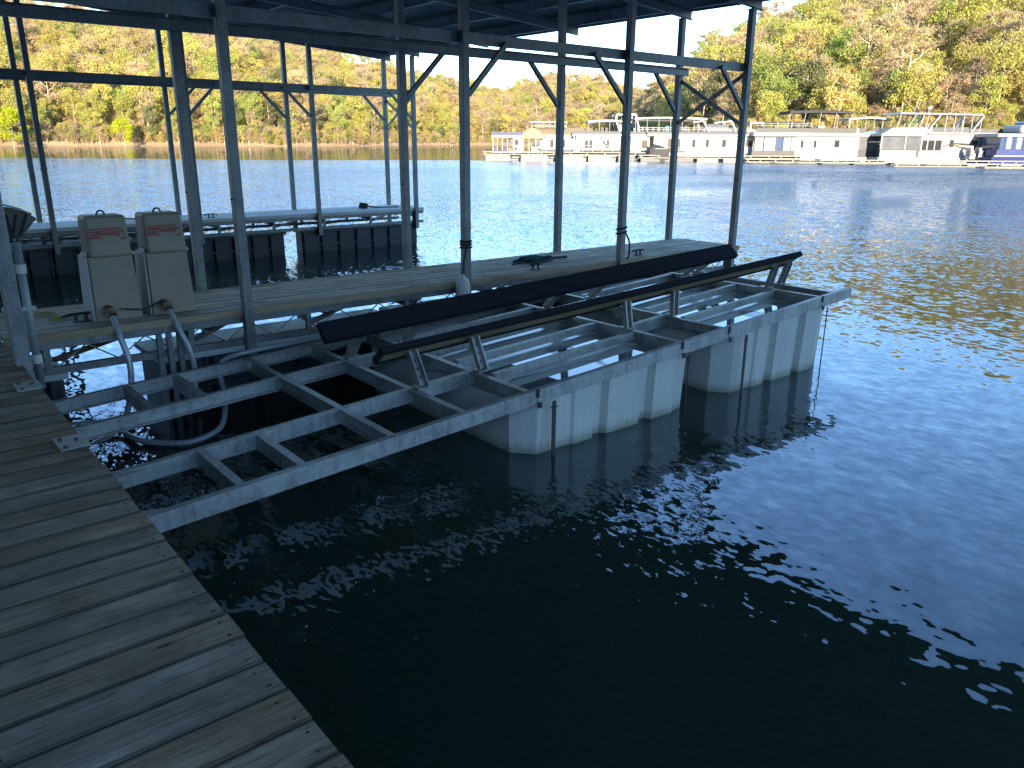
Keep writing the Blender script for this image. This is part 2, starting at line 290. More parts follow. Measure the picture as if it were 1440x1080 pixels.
    fl2 = k.n('ShaderNodeVectorMath', operation='ADD'); k.l(fl.outputs[0], fl2.inputs[0]); k.l(lean.outputs[0], fl2.inputs[1])
    up = k.n('ShaderNodeVectorMath', operation='ADD'); k.l(fl2.outputs[0], up.inputs[0]); up.inputs[1].default_value = (0, 0, 1)
    nn = k.n('ShaderNodeVectorMath', operation='NORMALIZE'); k.l(up.outputs[0], nn.inputs[0])
    gl = k.n('ShaderNodeBsdfGlossy'); gl.inputs['Roughness'].default_value = 0.012; gl.inputs['Color'].default_value = (0.74, 0.79, 0.90, 1); k.l(nn.outputs[0], gl.inputs['Normal'])
    df = k.n('ShaderNodeBsdfDiffuse'); df.inputs['Color'].default_value = (0.05, 0.085, 0.055, 1)
    tr = k.n('ShaderNodeBsdfTransparent'); tr.inputs['Color'].default_value = (0.50, 0.64, 0.52, 1)
    body = k.n('ShaderNodeMixShader'); body.inputs[0].default_value = 0.66; k.l(df.outputs[0], body.inputs[1]); k.l(tr.outputs[0], body.inputs[2])
    fr = k.n('ShaderNodeFresnel'); fr.inputs['IOR'].default_value = 1.88; k.l(nn.outputs[0], fr.inputs['Normal'])
    fc = math_('MULTIPLY', fr.outputs[0], 1.0, clamp=True)
    mx = k.n('ShaderNodeMixShader'); k.l(fc, mx.inputs[0]); k.l(body.outputs[0], mx.inputs[1]); k.l(gl.outputs[0], mx.inputs[2]); k.l(mx.outputs[0], k.out.inputs[0])
    MATS['lake_water'] = k.m
mat_water()
mat_plain('lake_bed_mud', (0.03, 0.045, 0.03), 1.0)

# ------------------------------------------------------------------ mesh helpers
class MB:
    def __init__(s): s.v = []; s.f = []
    def add(s, vs, fs):
        o = len(s.v); s.v += [tuple(v) for v in vs]; s.f += [tuple(i + o for i in f) for f in fs]; return s
    def box(s, x0, x1, y0, y1, z0, z1):
        vs = [(x, y, z) for x in (x0, x1) for y in (y0, y1) for z in (z0, z1)]
        return s.add(vs, [(0, 1, 3, 2), (4, 6, 7, 5), (0, 4, 5, 1), (2, 3, 7, 6), (0, 2, 6, 4), (1, 5, 7, 3)])
    def hexa(s, bot, top):
        n = len(bot); vs = list(bot) + list(top)
        fs = [tuple(range(n - 1, -1, -1)), tuple(range(n, 2 * n))] + [(i, (i + 1) % n, n + (i + 1) % n, n + i) for i in range(n)]
        return s.add(vs, fs)
    def bar(s, a, b, w, h, up=(0, 0, 1)):
        a = Vector(a); b = Vector(b); d = (b - a).normalized(); u = Vector(up)
        sd_ = d.cross(u)
        if sd_.length < 1e-4: sd_ = d.cross(Vector((1, 0, 0)))
        sd_.normalize(); u = sd_.cross(d)
        q = [sd_ * (w / 2 * i) + u * (h / 2 * j) for i, j in ((-1, -1), (1, -1), (1, 1), (-1, 1))]
        return s.hexa([a + x for x in q], [b + x for x in q])
    def tube(s, pts, r, n=8, closed_ends=True):
        pts = [Vector(p) for p in pts]; rs = r if isinstance(r, (list, tuple)) else [r] * len(pts)
        o = len(s.v); pu = None
        for i, p in enumerate(pts):
            d = (pts[min(i + 1, len(pts) - 1)] - pts[max(i - 1, 0)]).normalized()
            if pu is None: pu = d.orthogonal().normalized()
            pu = (pu - d * pu.dot(d)); pu = pu.normalized() if pu.length > 1e-6 else d.orthogonal().normalized()
            q = d.cross(pu)
            for k_ in range(n):
                a = 2 * math.pi * k_ / n; s.v.append(tuple(p + (pu * math.cos(a) + q * math.sin(a)) * rs[i]))
        for i in range(len(pts) - 1):
            for k_ in range(n):
                a = o + i * n + k_; b = o + i * n + (k_ + 1) % n
                s.f.append((a, b, b + n, a + n))
        if closed_ends:
            s.f.append(tuple(o + k_ for k_ in range(n - 1, -1, -1))); e = o + (len(pts) - 1) * n
            s.f.append(tuple(e + k_ for k_ in range(n)))
        return s
    def chan(s, a, b, depth, flange, side, t=0.007):
        """C channel from a to b (top edge of its web); flanges point along side."""
        a = Vector(a); b = Vector(b); sd_ = Vector(side).normalized(); d = (b - a).normalized(); sd_ = (sd_ - d * sd_.dot(d)).normalized()
        u = sd_.cross(d); u = u if u.z > 0 else -u
        pr = [(0, 0), (flange, 0), (flange, -t), (t, -t), (t, -depth + t), (flange, -depth + t), (flange, -depth), (0, -depth)]
        return s.hexa([a + sd_ * x + u * y for x, y in pr], [b + sd_ * x + u * y for x, y in pr])
def smooth_path(pts, n=6):
    pts = [Vector(p) for p in pts]; out = []
    P = [pts[0]] + pts + [pts[-1]]
    for i in range(1, len(P) - 2):
        for j in range(n):
            t = j / n; p0, p1, p2, p3 = P[i - 1], P[i], P[i + 1], P[i + 2]
            out.append(0.5 * ((2 * p1) + (p2 - p0) * t + (2 * p0 - 5 * p1 + 4 * p2 - p3) * t * t + (3 * p1 - p0 - 3 * p2 + p3) * t ** 3))
    out.append(pts[-1]); return out
def mesh_of(name, mb, mat, off=(0, 0, 0), smooth=False):
    me = bpy.data.meshes.new(name); o = Vector(off)
    me.from_pydata([tuple(Vector(v) - o) for v in mb.v], [], mb.f); me.update()
    import bmesh
    bm = bmesh.new(); bm.from_mesh(me); bmesh.ops.recalc_face_normals(bm, faces=bm.faces); bm.to_mesh(me); bm.free()
    me.materials.append(MATS[mat] if isinstance(mat, str) else mat)
    if smooth:
        for p in me.polygons: p.use_smooth = True
    return me
def tag(o, label=None, cat=None, group=None, kind=None):
    if label: o['label'] = label
    if cat: o['category'] = cat
    if group: o['group'] = group
    if kind: o['kind'] = kind
    return o
def thing(name, label, cat, loc=(0, 0, 0), rz=0.0, group=None, kind=None):
    o = bpy.data.objects.new(name, None); C.objects.link(o); o.location = loc; o.rotation_euler = (0, 0, rz); o.empty_display_size = 0.1
    return tag(o, label, cat, group, kind)
def part(name, mb, mat, parent, world=False, smooth=False, bevel=0.0, kind=None, label=None, wl=None):
    """world: the mesh is given in world coordinates and is moved into its parent's frame."""
    off = (0, 0, 0)
    if world:
        off = parent.location if parent.parent is None else parent.parent.location
    me = mesh_of(name, mb, mat, off, smooth)
    o = bpy.data.objects.new(name, me); C.objects.link(o); o.parent = parent
    if bevel:
        bv = o.modifiers.new('bevel', 'BEVEL'); bv.width = bevel; bv.segments = 2; bv.limit_method = 'ANGLE'
    return tag(o, label, None, None, kind)
def solo(name, mb, mat, label, cat, group=None, smooth=False, kind=None, origin=None):
    off = origin if origin is not None else (0, 0, 0)
    me = mesh_of(name, mb, mat, off, smooth); o = bpy.data.objects.new(name, me); C.objects.link(o); o.location = off
    return tag(o, label, cat, group, kind)
def link_copy(src, parent=None, loc=None):
    c = src.copy(); C.objects.link(c); c.parent = parent
    if loc is not None: c.location = loc
    return c

# ------------------------------------------------------------------ setting: water, lake bed, hills
S = 900
mb = MB(); mb.add([(-S, -S, WZ), (S, -S, WZ), (S, S, WZ), (-S, S, WZ)], [(0, 1, 2, 3)])
solo('lake_water', mb, 'lake_water', 'dark green lake water, rippled blue in the open', None, kind='structure')
mb = MB(); mb.add([(-S, -S, -4.5), (S, -S, -4.5), (S, S, -4.5), (-S, S, -4.5)], [(0, 1, 2, 3)])
solo('lake_bed', mb, 'lake_bed_mud', 'muddy lake bed under the water', None, kind='structure')
# azimuth (degrees right of the view axis), shore distance, ridge distance, tangent of the ridge line incl. trees
HT = [(-180, 60, 135, .35), (-145, 60, 135, .345), (-120, 110, 230, .16), (-100, 250, 460, .06), (-75, 250, 440, .115), (-60, 235, 430, .13), (-32, 245, 430, .138), (-25, 250, 430, .13), (-15.5, 262, 430, .118), (-10.8, 285, 440, .091), (-5.9, 360, 520, .074),
      (-1, 420, 600, .060), (2.5, 430, 610, .080), (6.4, 400, 590, .075), (8.6, 330, 520, .059), (10.4, 230, 400, .074), (11.8, 190, 340, .094), (13.7, 170, 320, .118), (16, 155, 310, .141), (19.6, 150, 300, .168), (26.7, 150, 300, .19), (32, 150, 300, .2), (45, 160, 310, .2), (70, 190, 340, .16), (100, 250, 460, .08), (125, 110, 230, .16), (148, 60, 135, .345), (180, 60, 135, .35)]
def hill_par(az):
    for a, b in zip(HT, HT[1:]):
        if a[0] <= az <= b[0]:
            t = (az - a[0]) / (b[0] - a[0]); t = t * t * (3 - 2 * t) if abs(az) > 70 else t
            return [a[i] + (b[i] - a[i]) * t for i in (1, 2, 3)]
    return list(HT[0][1:])
TREE_H = 12.5
def hill_z(az, d):
    rs, rr, tn = hill_par(az)
    rs += 5 * noise.noise((az * 0.35, 3.1, 0)) + 2 * noise.noise((az * 1.6, 7.7, 0))
    hr = rr * tn - TREE_H + 1.4 - 0.8
    s = (d - rs) / (rr - rs)
    if s <= 0: return WZ + 0.12 * (d - rs) * 1.0
    bank = 0.7 * min(1, (d - rs) / 3.0)
    if s <= 1: z = hr * (s ** 0.92)
    else: z = hr * max(-0.2, 1 - 0.55 * (s - 1) ** 2)
    n_ = noise.noise((az * 0.25 * math.radians(1) * d * 0.4 * 0.05, d * 0.02, 1.3)) * 6 * min(1, max(0, s) * 3)
    return WZ + bank + z + n_ * (1 if s < 1 else 0.6)
def polar(az, d):
    a = math.radians(az); v = FW * math.cos(a) + RT * math.sin(a); return v * d
mb = MB(); azs = []; a = -180.0
while a < 180: azs.append(a); a += 1.0 if -42 < a < 42 else 3.0
ds_n = [-14, -4, 0, 1.5, 3.5, 6, 11] + [0.1 + 0.09 * i for i in range(11)] + [1.15, 1.4, 1.8]
for az in azs:
    rs, rr, tn = hill_par(az)
    for i, q in enumerate(ds_n):
        d = rs + q if i < 7 else rs + (rr - rs) * q
        p = polar(az, d); mb.v.append((p.x, p.y, hill_z(az, d)))
nn_ = len(ds_n); na = len(azs)
for i in range(na):
    for j in range(nn_ - 1):
        mb.f.append((i * nn_ + j, ((i + 1) % na) * nn_ + j, ((i + 1) % na) * nn_ + j + 1, i * nn_ + j + 1))
solo('hills', mb, 'hill_ground', 'wooded hills around the lake with a tan mud bank at the water', None, kind='structure', smooth=True)

# ------------------------------------------------------------------ trees
def trunk_mb(h, rnd, spread, nlimb=6, base=0.16):
    mb = MB(); lean = Vector((rnd.uniform(-.6, .6), rnd.uniform(-.6, .6), 0))
    pts = [Vector((0, 0, -0.6)), Vector((0, 0, h * .3)) + lean * .3, Vector((0, 0, h * .6)) + lean * .7, Vector((0, 0, h * .93)) + lean]
    mb.tube(pts, [base * 1.2, base * .85, base * .5, 0.03], 5, False); tips = []
    for i in range(nlimb):
        t = 0.38 + 0.5 * i / nlimb; z = h * t; b = lean * t + Vector((0, 0, z)); a = i * 2.4 + rnd.random()
        l = spread * (1.1 - 0.6 * t) * rnd.uniform(.8, 1.2)
        e = b + Vector((math.cos(a) * l, math.sin(a) * l, l * rnd.uniform(.5, 1.0)))
        mb.tube([b, b.lerp(e, .5) + Vector((0, 0, -.15)), e], [base * .4, base * .25, 0.025], 4, False); tips.append(e)
        f = b.lerp(e, .5); e2 = f + Vector((math.cos(a + .9) * l * .5, math.sin(a + .9) * l * .5, l * .5)); mb.tube([f, e2], [base * .22, 0.02], 3, False); tips.append(e2)
    return mb, tips, lean
def crown_mb(h, rnd, spread, tips, lean, mode):
    """leaf-sized faces in clumps through the crown; bare trees carry thin twigs instead"""
    mb = MB()
    clumps = []
    for t in tips: clumps.append((t, spread * rnd.uniform(.28, .45)))
    for i in range(12):
        z = h * rnd.uniform(.26, .97); k_ = math.sin(math.pi * min(1, max(0.05, (z / h - .1) / .95))) ** .6
        a = rnd.uniform(0, 6.28); r = spread * .75 * k_ * math.sqrt(rnd.random())
        clumps.append((Vector((math.cos(a) * r, math.sin(a) * r, z)) + lean * (z / h), spread * rnd.uniform(.25, .42)))
    if mode == 'twig':
        for c, r in clumps:
            for i in range(70):
                d = Vector((rnd.gauss(0, 1), rnd.gauss(0, 1), abs(rnd.gauss(.5, .8)))).normalized()
                a = c + d * r * rnd.uniform(-.3, .4); b = a + d * rnd.uniform(.7, 1.6); s_ = d.orthogonal().normalized(); s_.rotate(Matrix.Rotation(rnd.uniform(0, 6.28), 3, d)); w_ = rnd.uniform(.035, .065)
                mb.add([a - s_ * w_, a + s_ * w_, b], [(0, 1, 2)])
            for i in range(34):
                p = c + Vector((rnd.gauss(0, 1), rnd.gauss(0, 1), rnd.gauss(0, 1))) * r * .62; leaf(mb, p, rnd, rnd.uniform(.10, .22))
    else:
        n_ = 105 if mode == 'leaf' else 130
        for c, r in clumps:
            for i in range(n_):
                q = Vector((rnd.gauss(0, 1), rnd.gauss(0, 1), rnd.gauss(0, .8))).normalized() * r * (rnd.random() ** .45)
                leaf(mb, c + q, rnd, rnd.uniform(.12, .25))
    return mb
def leaf(mb, p, rnd, s_):
    u = Vector((rnd.gauss(0, 1), rnd.gauss(0, 1), rnd.gauss(0, 1))).normalized(); v = u.orthogonal().normalized(); v.rotate(Matrix.Rotation(rnd.uniform(0, 6.28), 3, u)); q = u.cross(v)
    mb.add([p + v * s_, p + q * s_ * .7, p - v * s_, p - q * s_ * .7], [(0, 1, 2, 3)])
KINDS = {  # leaf material, bark, mode, weight
    'yellow_green': ('leaf_yellow_green', 'bark', 'leaf', .27), 'green': ('leaf_green', 'bark', 'leaf', .14), 'gold': ('leaf_gold', 'bark', 'leaf', .16),
    'tan': ('twig_tan', 'pale_bark', 'twig', .22), 'pink': ('twig_pink', 'pale_bark', 'twig', .15), 'dark': ('leaf_dark', 'bark', 'dense', .06)}
rnd = random.Random(21)
PROTO = {}
for kd, (lm, bm_, mode, wt) in KINDS.items():
    PROTO[kd] = []
    for v in range(3):
        h = TREE_H * rnd.uniform(.9, 1.12); sp = rnd.uniform(3.0, 4.2) * (0.8 if kd == 'dark' else 1)
        tm, tips, lean = trunk_mb(h, rnd, sp, 6, rnd.uniform(.14, .2)); cm = crown_mb(h, rnd, sp, tips, lean, mode)
        PROTO[kd].append((mesh_of('trunk', tm, bm_), mesh_of('crown', cm, lm), tm, cm, bm_, lm))
spots = []
rnd = random.Random(5)
def in_scene(az, d): pass
CELL = 5.4
for band in ((-47, 46, 1),):
    az = -47.0
    d_lo, d_hi = 140, 640
    xx = -d_hi
    gx = -420.0
    while gx < 470:
        gy = 60.0
        while gy < 640:
            px_, py_ = gx + rnd.uniform(-2.4, 2.4), gy + rnd.uniform(-2.4, 2.4)
            gy += CELL
            d = math.hypot(px_, py_); az = math.degrees(math.atan2(px_, py_))
            if not -44 < az < 42: continue
            rs, rr, tn = hill_par(az)
            s = (d - rs) / (rr - rs)
            if d - rs < 2.5 or s > 1.08: continue
            sc_ = rnd.uniform(.62, 1.22)
            if d - rs < 12: sc_ *= .8
            n_ = noise.noise((px_ * .02, py_ * .02, 0)) + .4 * noise.noise((px_ * .09, py_ * .09, 4))
            x = rnd.random() + n_ * .18
            right = az > 9
            tab = [('yellow_green', .36), ('gold', .18), ('green', .19), ('tan', .19), ('pink', .06), ('dark', .02)] if az < -4 else ([('yellow_green', .32), ('tan', .30), ('pink', .14), ('green', .12), ('gold', .10), ('dark', .02)] if not right else [('yellow_green', .36), ('green', .17), ('tan', .24), ('gold', .11), ('pink', .09), ('dark', .03)])
            if s < .2 and rnd.random() < .10: x = .99
            x = min(.999, max(0, x)); kd = 'tan'
            for nm, wt in tab:
                if x < wt: kd = nm; break
                x -= wt
            else: kd = 'dark'
            spots.append([az, d, sc_, kd, rnd.randrange(3), rnd.uniform(0, 6.28)])
            # thin undergrowth at the foot of the wood
        gx += CELL
vis = [t for t in spots if abs(t[0]) < 33.0]
vis.sort(key=lambda t: t[1] / t[2])
# nearest rows on each hillside first: those show largest
near = vis[:300]
nearset = set(map(id, near))
WORDS = {'yellow_green': 'yellow-green tree just coming into leaf', 'green': 'fresh green leafy tree', 'gold': 'golden budding tree', 'tan': 'bare tan tree with fine twigs', 'pink': 'bare pinkish-brown tree', 'dark': 'dark olive-green dense tree'}
GRP = {'yellow_green': 'yellow-green trees', 'green': 'fresh green trees', 'gold': 'golden budding trees', 'tan': 'bare tan trees', 'pink': 'bare pinkish-brown trees', 'dark': 'dark olive trees'}
def place_tree(kd, vi, az, d, s_, rz, label, group=None, name='tree'):
    p = polar(az, d); z = hill_z(az, d)
    t = thing(name, label, 'tree', (p.x, p.y, z), rz, group); t.scale = (s_, s_, s_)
    tm, cm = PROTO[kd][vi][:2]
    for nm, me in (('trunk', tm), ('crown', cm)):
        o = bpy.data.objects.new(nm, me); C.objects.link(o); o.parent = t
    return t
for az, d, s_, kd, vi, rz in near:
    side = 'on the steep hillside behind the houseboats' if az > 8.5 else 'on the far left shore across the lake'
    place_tree(kd, vi, az, d, s_, rz, WORDS[kd] + ' ' + side, GRP[kd] + ' ' + side, {'tan': 'bare_tree', 'pink': 'bare_tree'}.get(kd, 'tree'))
# two lime trees on the left shore
PROTO['lime'] = []
rnd = random.Random(3)
for v in range(2):
    h = 9.5; tm, tips, lean = trunk_mb(h, rnd, 3.4, 6, .14); cm = crown_mb(h, rnd, 3.6, tips, lean, 'dense')
    PROTO['lime'].append((mesh_of('trunk', tm, 'bark'), mesh_of('crown', cm, 'leaf_lime'), tm, cm, 'bark', 'leaf_lime'))
place_tree('lime', 0, math.degrees(math.atan2(172 - 720, 1152)), 243, 0.8, .4, 'small round lime-yellow tree standing alone low at the far left shore')
place_tree('lime', 1, math.degrees(math.atan2(15 - 720, 1152)), 238, 1.0, 1.4, 'lime-yellow tree at the left edge of the photo on the far shore')
# the rest of the wood: one mass
lib = bpy.data.collections.new('wood_sources'); order = []
for kd in sorted(KINDS):
    for v in range(3):
        tm, cm = PROTO[kd][v][2:4]
        me = bpy.data.meshes.new('wood'); o0 = len(tm.v)
        me.from_pydata(tm.v + cm.v, [], tm.f + [tuple(i + o0 for i in f) for f in cm.f]); me.materials.append(MATS[KINDS[kd][1]]); me.materials.append(MATS[KINDS[kd][0]])
        mi = [0] * len(tm.f) + [1] * len(cm.f); me.polygons.foreach_set('material_index', mi); me.update()
        o = bpy.data.objects.new('wood_%02d' % len(order), me); lib.objects.link(o); order.append((kd, v))
rest = [t for t in spots if id(t) not in nearset]
rnd = random.Random(12)
for i in range(3600):
    az = rnd.uniform(-40, 38); rs, rr, tn = hill_par(az); rs += 5 * noise.noise((az * 0.35, 3.1, 0)) + 2 * noise.noise((az * 1.6, 7.7, 0)); d = rs + .9 + 9 * rnd.random() ** 1.4
    rest.append([az, d, rnd.uniform(.10, .26), rnd.choice(['tan', 'yellow_green', 'dark', 'gold', 'green', 'pink', 'tan']), rnd.randrange(3), rnd.uniform(0, 6.28)])
# low brush along the shore and under the first rows
rnd = random.Random(11)
for i in range(2600):
    az = rnd.uniform(-40, 38); rs, rr, tn = hill_par(az); d = rs + 1.5 + 34 * rnd.random() ** 2
    rest.append([az, d, rnd.uniform(.16, .4), rnd.choice(['tan', 'yellow_green', 'dark', 'gold', 'green', 'pink']), rnd.randrange(3), rnd.uniform(0, 6.28)])
me = bpy.data.meshes.new('far_wood'); vs = []
for az, d, s_, kd, vi, rz in rest:
    p = polar(az, d); vs.append((p.x, p.y, hill_z(az, d)))
me.from_pydata(vs, [], [])
for nm, typ, vals in (('rz', 'FLOAT', [t[5] for t in rest]), ('sz', 'FLOAT', [t[2] for t in rest]), ('ix', 'INT', [order.index((t[3], t[4])) for t in rest])):
    a_ = me.attributes.new(nm, typ, 'POINT'); a_.data.foreach_set('value', vals)
fo = bpy.data.objects.new('far_wood', me); C.objects.link(fo); tag(fo, 'spring woodland covering the hills around the lake', 'woodland', None, 'stuff')
ng = bpy.data.node_groups.new('wood', 'GeometryNodeTree'); ng.interface.new_socket('Geometry', in_out='INPUT', socket_type='NodeSocketGeometry'); ng.interface.new_socket('Geometry', in_out='OUTPUT', socket_type='NodeSocketGeometry')
gi = ng.nodes.new('NodeGroupInput'); go = ng.nodes.new('NodeGroupOutput'); ip = ng.nodes.new('GeometryNodeInstanceOnPoints'); ci = ng.nodes.new('GeometryNodeCollectionInfo')
ci.inputs['Collection'].default_value = lib; ci.inputs['Separate Children'].default_value = True; ci.inputs['Reset Children'].default_value = True
def nattr(nm, typ):
    x = ng.nodes.new('GeometryNodeInputNamedAttribute'); x.data_type = typ; x.inputs['Name'].default_value = nm; return [o for o in x.outputs if o.enabled and o.name == 'Attribute'][0]
cx = ng.nodes.new('ShaderNodeCombineXYZ'); ng.links.new(nattr('rz', 'FLOAT'), cx.inputs['Z']); ng.links.new(cx.outputs[0], ip.inputs['Rotation'])
ng.links.new(nattr('sz', 'FLOAT'), ip.inputs['Scale']); ng.links.new(nattr('ix', 'INT'), ip.inputs['Instance Index']); ip.inputs['Pick Instance'].default_value = True
ng.links.new(gi.outputs[0], ip.inputs['Points']); ng.links.new(ci.outputs[0], ip.inputs['Instance']); ng.links.new(ip.outputs[0], go.inputs[0])
md = fo.modifiers.new('wood', 'NODES'); md.node_group = ng

# ------------------------------------------------------------------ main dock (the boards underfoot)
XE = 0.645; PITCH = 0.145
def plank_mesh(L, W_, T_, mat, ch=0.0028):
    """board along x centred on y, top at z=0, worn top edges"""
    pr = [(-W_ / 2, -T_), (-W_ / 2, -ch), (-W_ / 2 + ch, 0), (W_ / 2 - ch, 0), (W_ / 2, -ch), (W_ / 2, -T_)]
    mb = MB(); mb.hexa([(-L / 2, y, z) for y, z in pr], [(L / 2, y, z) for y, z in pr]); return mesh_of('plank', mb, mat)
dock = thing('boat_dock', 'weathered grey plank dock in the left foreground, running away to the left', 'dock', (XE, 0, 0))
rnd = random.Random(2)
pmesh = [plank_mesh(2.5, w_, .038, 'weathered_board') for w_ in (.138, .1395, .137)]
nails = MB()
for k_ in range(-68, 100):
    y = 2.8454 - PITCH * (k_ + .5)
    if not -8 < y < 15.4: continue
    o = bpy.data.objects.new('plank', rnd.choice(pmesh)); C.objects.link(o); o.parent = dock
    o.location = (-1.25 + rnd.uniform(-.005, .004), y + rnd.uniform(-.0012, .0012), rnd.uniform(-.0025, .001)); o.rotation_euler = (rnd.uniform(-.006, .006), rnd.uniform(-.0015, .0015), rnd.uniform(-.0012, .0012))
    if 0.5 < y < 8:
        for dx in (-.035, -.62, -1.25):
            for dy in (-.043, .04):
                q = (dx + rnd.uniform(-.012, .012), y + dy + rnd.uniform(-.008, .008)); r_ = rnd.uniform(.005, .0075)
                nails.add([(q[0] + r_ * math.cos(a * math.pi / 3), q[1] + r_ * math.sin(a * math.pi / 3), .0012) for a in range(6)] + [(q[0], q[1], .0024)], [(a, (a + 1) % 6, 6) for a in range(6)])
part('nail_heads', nails, 'dark_steel', dock, kind='stuff')
for y in (5.05, 3.93):
    mb = MB(); mb.box(-.115, .012, y - .095, y + .095, .003, .009); pl = part('hinge_plate', mb, 'galvanised', dock, bevel=.002)
    mb = MB()
    for dx, dy in ((-.09, -.06), (-.09, .06), (-.03, .02)): mb.tube([(dx, y + dy, .009), (dx, y + dy, .016)], .009, 6)
    part('bolt', mb, 'dark_steel', pl)
mb = MB(); mb.chan((-.04, -8, -.04), (-.04, 15.4, -.04), .30, .06, (-1, 0, 0), .006); part('side_channel', mb, 'old_steel', dock)
mb = MB(); mb.chan((-2.4, -8, -.04), (-2.4, 15.4, -.04), .30, .06, (1, 0, 0), .006); part('side_channel', mb, 'old_steel', dock)
for y in [-7 + 1.2 * i for i in range(19)]:
    mb = MB(); mb.box(-2.38, -.05, y - .03, y + .03, -.14, -.042); part('joist', mb, 'old_steel', dock)
for i in range(6):
    y0 = -7.6 + 3.9 * i; mb = MB(); mb.box(-2.3, -.35, y0, y0 + 3.0, -1.05, -.30); part('float', mb, 'black_poly', dock, bevel=.05)

# ------------------------------------------------------------------ finger docks
YS = [6.487, 7.42]; F2Y = [14.40, 15.335]; PX = [2.4145 + 2.2832 * i for i in range(4)]
def float_box(parent, x0, x1, y0, y1, zt, zb=-1.1):
    mb = MB(); n = max(2, int(round((x1 - x0) / .36))); st = (x1 - x0) / n; t = .05
    # ribbed outline: flat panels with narrow recessed channels
    out = []
    for i in range(n):
        a = x0 + i * st; out += [(a + .02, y0 + t), (a + .05, y0), (a + st - .05, y0), (a + st - .02, y0 + t)]
    for i in range(n - 1, -1, -1):
        a = x0 + i * st; out += [(a + st - .02, y1 - t), (a + st - .05, y1), (a + .05, y1), (a + .02, y1 - t)]
    mb.hexa([(x, y, zb) for x, y in out], [(x, y, zt - .05) for x, y in out])
    f = part('float', mb, 'black_poly', parent, world=True)
    mb = MB(); mb.box(x0 - .01, x1 + .01, y0 - .015, y1 + .015, zt - .052, zt); part('float_lid', mb, 'float_lid' if y0 < 10 else 'black_poly', f, world=True, bevel=.01)
    mb = MB(); mb.box(x0 + .03, x1 - .03, y0 - .012, y0 + .01, zt - .30, zt - .275); part('float_rib', mb, 'black_poly', f, world=True)
    return f
def finger(name, label, ya, yb, x0, x1, floats, board, seed, edge='fascia_board'):
    t = thing(name, label, 'dock', (x0, (ya + yb) / 2, 0)); rnd = random.Random(seed)
    ya2, yb2 = ya - .03, yb + .035; nb = 7; wb = (yb2 - ya2) / nb
    for i in range(nb):
        y = ya2 + wb * (i + .5); cuts = [x0] + sorted(rnd.uniform(x0 + 1.4, x1 - 1.2) for _ in range(1)) + [x1]
        if i % 2 == 0: cuts = [x0, x0 + 4.3 + rnd.uniform(-.2, .2), x1]
        else: cuts = [x0, x0 + 2.2 + rnd.uniform(-.2, .2), x0 + 6.5 + rnd.uniform(-.2, .2), x1]
        for a, b in zip(cuts, cuts[1:]):
            o = bpy.data.objects.new('plank', plank_mesh(b - a - .005, wb - .012, .036, board, .003)); C.objects.link(o); o.parent = t
            o.location = ((a + b) / 2 - x0, y - (ya + yb) / 2, rnd.uniform(-.005, .001))
    for y, s_ in ((ya2 - .021, 1), (yb2 + .021, -1)):
        mb = MB(); mb.box(x0, x1, y - .019, y + .019, -.062, -.004); part('fascia_board', mb, edge, t, world=True, bevel=.003)
        yy = y + .02 * s_
        mb = MB(); mb.chan((x0, yy - .012 * s_, -.064), (x1, yy - .012 * s_, -.064), .06, .05, (0, s_, 0), .006); part('top_chord', mb, 'old_steel', t, world=True)
        mb = MB(); mb.chan((x0, yy - .012 * s_, -.262), (x1, yy - .012 * s_, -.262), .055, .05, (0, s_, 0), .006); part('bottom_chord', mb, 'old_steel', t, world=True)
        mb = MB(); x = x0 + .1; up_ = True
        while x < x1 - .3:
            mb.tube([(x, yy, -.12 if up_ else -.265), (x + .21, yy, -.265 if up_ else -.12)], .006, 5); up_ = not up_; x += .21
        part('truss_rods', mb, 'old_steel', t, world=True)
    for i in range(9):
        x = x0 + .25 + (x1 - x0 - .5) * i / 8
        mb = MB(); mb.bar((x, ya2, -.15), (x, yb2, -.15), .05, .05); part('cross_bar', mb, 'rusty_steel' if i % 2 else 'old_steel', t, world=True)
        for y in (ya2 - .005, yb2 + .005):
            mb = MB(); mb.box(x - .022, x + .022, y - .02, y + .02, -.27, -.122); part('truss_upright', mb, 'old_steel', t, world=True)
        if i < 8:
            mb = MB(); mb.bar((x + .05, ya2 + .05, -.22), (x + .9, yb2 - .05, -.22) if i % 2 else (x + .6, (ya2 + yb2) / 2, -.22), .035, .035); part('diagonal', mb, 'rusty_steel' if i % 3 == 0 else 'old_steel', t, world=True)
    # white bolts along the top chord
    mb = MB(); x = x0 + .15
    while x < x1:
        mb.tube([(x, ya2 - .052, -.10), (x, ya2 - .036, -.10)], .008, 6); mb.tube([(x + .08, ya2 - .052, -.285), (x + .08, ya2 - .036, -.285)], .008, 6); x += .46
    part('bolts', mb, 'galvanised', t, world=True, kind='stuff')
    for a, b in floats: float_box(t, a, b, ya - .02, ya + .64 if ya < 10 else ya + .34, -.318)
    return t
f1 = finger('finger_dock', 'pale new plank finger dock with yellowish edge boards, behind the boat lift', YS[0], YS[1], .66, 9.42, [(.68, 1.02), (1.68, 4.0), (4.1, 6.4), (6.5, 9.2)], 'new_board', 3)
f2 = finger('finger_dock', 'far finger dock on tall ribbed black floats, behind the tan lift boxes', F2Y[0], F2Y[1], .66, 9.42, [(.9, 3.4), (3.5, 6.30), (6.62, 9.3)], 'grey_board', 8, 'grey_board')
# taller black drums of the far finger stand above the water with a steel walers' frame
for i, x in enumerate((1.69, 1.765, 1.845)):
    mb = MB(); mb.box(x - .02, x + .02, 6.40, 6.44, -.72 if i else -.78, -.12); part('guide_bar', mb, 'old_steel', f1, world=True)

